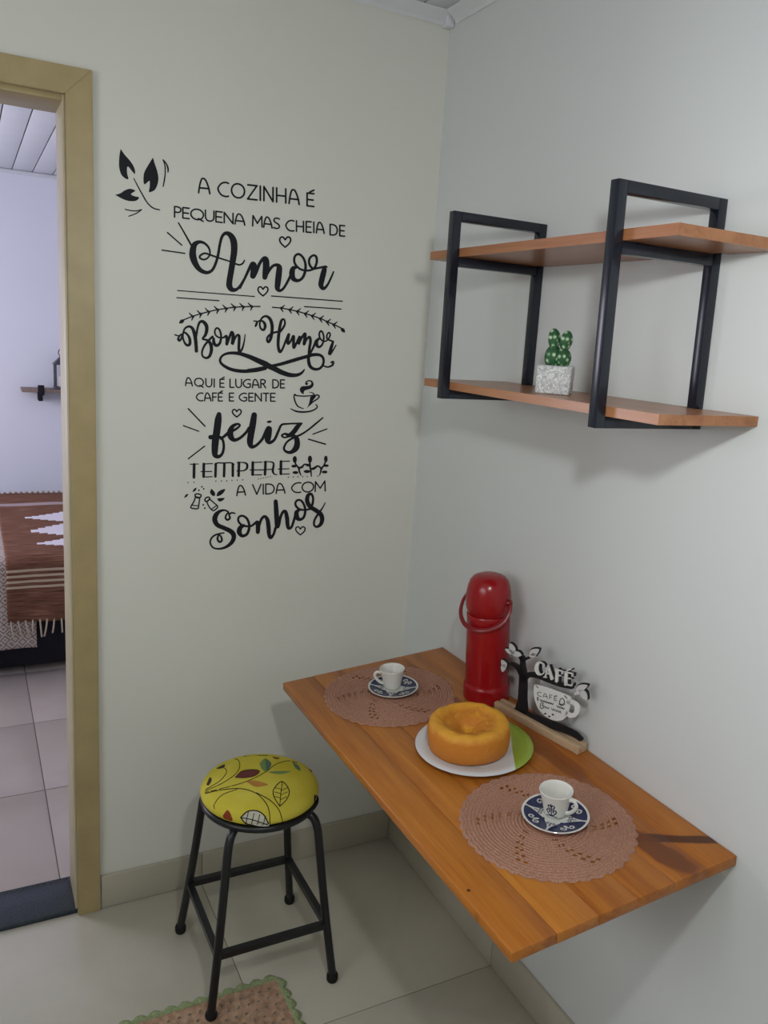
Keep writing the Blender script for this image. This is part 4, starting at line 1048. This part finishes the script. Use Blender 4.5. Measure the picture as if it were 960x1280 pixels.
# ================================================================== BEDROOM THINGS
bed = tag(empty('bed', (-1.0, 1.7, 0)), 'bed with a dark base standing in for the shade beneath it in the bedroom beyond the doorway', 'bed')
def relb(o): o.location = (1.0, -1.7, 0); return o
BXa, BXb, BYa, BYb = -2.25, -.25, 1.69, 3.10
relb(box('bed_base_shade', BXa+.02, BXb-.02, BYa+.03, BYb-.02, .03, .30, M['dark_gap'], bed, .006))  # dark base lowered to the floor, standing in for shade under the bed
relb(box('mattress', BXa, BXb, BYa, BYb, .30, .545, M['fabric_white'], bed, .03))
for x in (BXa+.15, BXb-.15):
    for y in (BYa+.18, BYb-.10): relb(tube('leg', [(x, y, 0), (x, y, .032)], .03, M['dark_gap'], bed, 12, 1))
def drape(name, x0, x1, yb, zdrop, off, mat, wave, nx=60):
    prof = []
    y1 = BYb-.03
    y0 = BYa-off; zt = .5455+off
    for k in range(26): prof.append((y1+(y0+.05-y1)*k/25, zt))
    for k in range(1, 9):
        a = PI/2*k/8; prof.append((y0+.05-.05*math.sin(a), zt-.05+.05*math.cos(a)))
    for k in range(1, 20): prof.append((y0, zt-.05-(zt-.05-zdrop)*k/19))
    L = [0]
    for p, q in zip(prof[:-1], prof[1:]): L.append(L[-1]+math.hypot(q[0]-p[0], q[1]-p[1]))
    vs, fs, at = [], [], []
    n = len(prof)
    for i_ in range(nx+1):
        x = x0+(x1-x0)*i_/nx
        for j_, (y, z) in enumerate(prof):
            hang = max(0, (zt-.05-z)/(zt-.05-zdrop))
            vs.append((x, y - wave*hang*(1+math.sin(x*23+j_*.05)) - .001*math.sin(x*60+y*30), z + .0015*math.sin(x*14+y*9)*(1-hang)**2 + .006*hang*math.sin(x*9)))
            at.append(L[-1]-L[j_])
    for i_ in range(nx):
        for j_ in range(n-1): fs.append((i_*n+j_, (i_+1)*n+j_, (i_+1)*n+j_+1, i_*n+j_+1))
    me = bpy.data.meshes.new(name); me.from_pydata(vs, [], fs); me.update()
    A = me.attributes.new('along', 'FLOAT', 'POINT'); A.data.foreach_set('value', at)
    o = link_mesh(name, me, mat, None, True, 180)
    md = o.modifiers.new('thickness', 'SOLIDIFY'); md.thickness = .003; md.offset = 0
    return o
t = NT('patterned_sheet', .9, .1)
at = t.n.new('ShaderNodeAttribute'); at.attribute_name = 'along'
o = t.sep(t.tc.outputs['Object']); cm = t.n.new('ShaderNodeCombineXYZ')
t.link(t.math('MULTIPLY', o[0], 22.0), cm.inputs[0]); t.link(t.math('MULTIPLY', at.outputs['Fac'], 22.0), cm.inputs[1])
vv = t.n.new('ShaderNodeTexVoronoi'); vv.inputs['Scale'].default_value = 1.0; vv.inputs['Randomness'].default_value = .25; vv.distance = 'MANHATTAN'; t.link(cm.outputs[0], vv.inputs['Vector'])
wv = t.math('FRACT', t.math('MULTIPLY', vv.outputs['Distance'], 2.6))
t.col(t.ramp(wv, [(.0, lin((206, 196, 188))), (.32, lin((196, 184, 176))), (.36, lin((118, 84, 80))), (.6, lin((134, 104, 96))), (.64, lin((196, 186, 178)))]))
M['sheet'] = t.m
bsd = drape('bedspread', BXa-.004, -.955, None, .135, .006, M['sheet'], .010)
tag(bsd, 'grey and brown patterned bedspread hanging over the bed side', 'bedspread')
t = NT('woven_throw', .95, .1)
at = t.n.new('ShaderNodeAttribute'); at.attribute_name = 'along'; A_ = at.outputs['Fac']
o = t.sep(t.tc.outputs['Object']); cm = t.n.new('ShaderNodeCombineXYZ')
t.link(t.math('MULTIPLY', o[0], 9.0), cm.inputs[0]); t.link(t.math('MULTIPLY', A_, 130.0), cm.inputs[1])
f = t.noise(cm.outputs[0], 1.0, 3, .6)
c = t.ramp(f, [(.3, lin((92, 62, 50))), (.55, lin((126, 88, 70))), (.75, lin((158, 122, 102)))])
def band(lo, hi):
    return t.math('MULTIPLY', t.math('GREATER_THAN', A_, lo), t.math('LESS_THAN', A_, hi))
cream = lin((200, 180, 156))
for b0 in (.155, .180, .205, .230): c = t.mix(band(b0, b0+.011), c, cream)
c = t.mix(band(1.33, 1.40), c, lin((176, 158, 158)))
for tip, a0_, hw in ((-.985, 1.03, .12), (-.975, .74, .16), (-.965, .50, .10)):
    d = t.math('ABSOLUTE', t.math('SUBTRACT', A_, a0_))
    xx = t.math('MULTIPLY', t.math('FLOOR', t.math('MULTIPLY', t.math('SUBTRACT', o[0], tip), 28.0)), 1/28.0)
    k = t.math('LESS_THAN', d, t.math('MULTIPLY', xx, hw/.22))
    c = t.mix(k, c, lin((224, 218, 226)))
t.col(c); t.bump(f, .3, .002); M['throw'] = t.m
thr = drape('throw_blanket', -1.072, -.42, None, .262, .014, M['throw'], .006)
tag(thr, 'brown woven throw with cream stripes and tassels laid across the bed', 'blanket')
M['tassel'] = plain('cream_tassel', (196, 180, 160), .95, .1)
rt = random.Random(5)
for k in range(22):
    x = -1.06+.03*k; y0 = BYa-.014-.008; l = rt.uniform(.055, .085); dx = rt.uniform(-.018, .018)
    tube('tassel', [(x, y0, .268), (x+dx*.4, y0-.006, .268-l*.5), (x+dx, y0-.003, .268-l)], .0042, M['tassel'], thr, 6, 3)
for k in range(22):
    x = -1.06+.03*k
    tube('tassel', [(x, BYb-.032, .561), (x+.006, BYb-.015, .566), (x+.016, BYb+.004, .556)], .006, M['tassel'], thr, 6, 3)
# little shelf with a lantern on the far bedroom wall
bsf = tag(empty('bedroom_shelf', (-.75, BY, 1.16)), 'small weathered wooden wall shelf in the bedroom beyond the doorway', 'shelf')
def relc(o, e): o.location = -Vector(e.location); return o
relc(box('shelf_board', -.905, -.45, BY-.14, BY-.001, 1.150, 1.170, M['grey_wood'], bsf, .002), bsf)
for x in (-.80, -.53): relc(prism('bracket', [(x-.012, 1.095), (x+.012, 1.095), (x+.012, 1.1495), (x-.012, 1.1495)], BY-.10, BY-.001, M['dark_gap'], bsf), bsf)
for x in (-.80, -.53): relc(box('bracket_lug', x-.018, x+.018, BY-.146, BY-.141, 1.135, 1.195, M['dark_gap'], bsf, .003), bsf)
ln_ = tag(empty('lantern', (-.672, BY-.075, 1.1702)), 'small dark metal lantern on the bedroom wall shelf', 'lantern')
M['lantern'] = plain('dark_grey_metal', (70, 68, 76), .45, .5)
box('lantern_base', -.05, .05, -.05, .05, 0, .014, M['lantern'], ln_, .003)
for a in (-1, 1):
    for b in (-1, 1): box('post', a*.042-.005, a*.042+.005, b*.042-.005, b*.042+.005, .0142, .146, M['lantern'], ln_, .001)
bm = bmesh.new(); bmesh.ops.create_cone(bm, cap_ends=True, segments=4, radius1=.076, radius2=.018, depth=.05, matrix=Matrix.Translation((0, 0, .1715)) @ Matrix.Rotation(PI/4, 4, 'Z'))
bm_obj('roof', bm, M['lantern'], ln_)
tube('ring_handle', [(.022*math.cos(2*PI*k/20), 0, .218+.022*math.sin(2*PI*k/20)) for k in range(20)], .003, M['lantern'], ln_, 8, 1, True)
lathe('candle', [(0, .0145), (.022, .0145), (.022, .075), (.018, .078), (0, .077)], M['fabric_white'], ln_, 24)
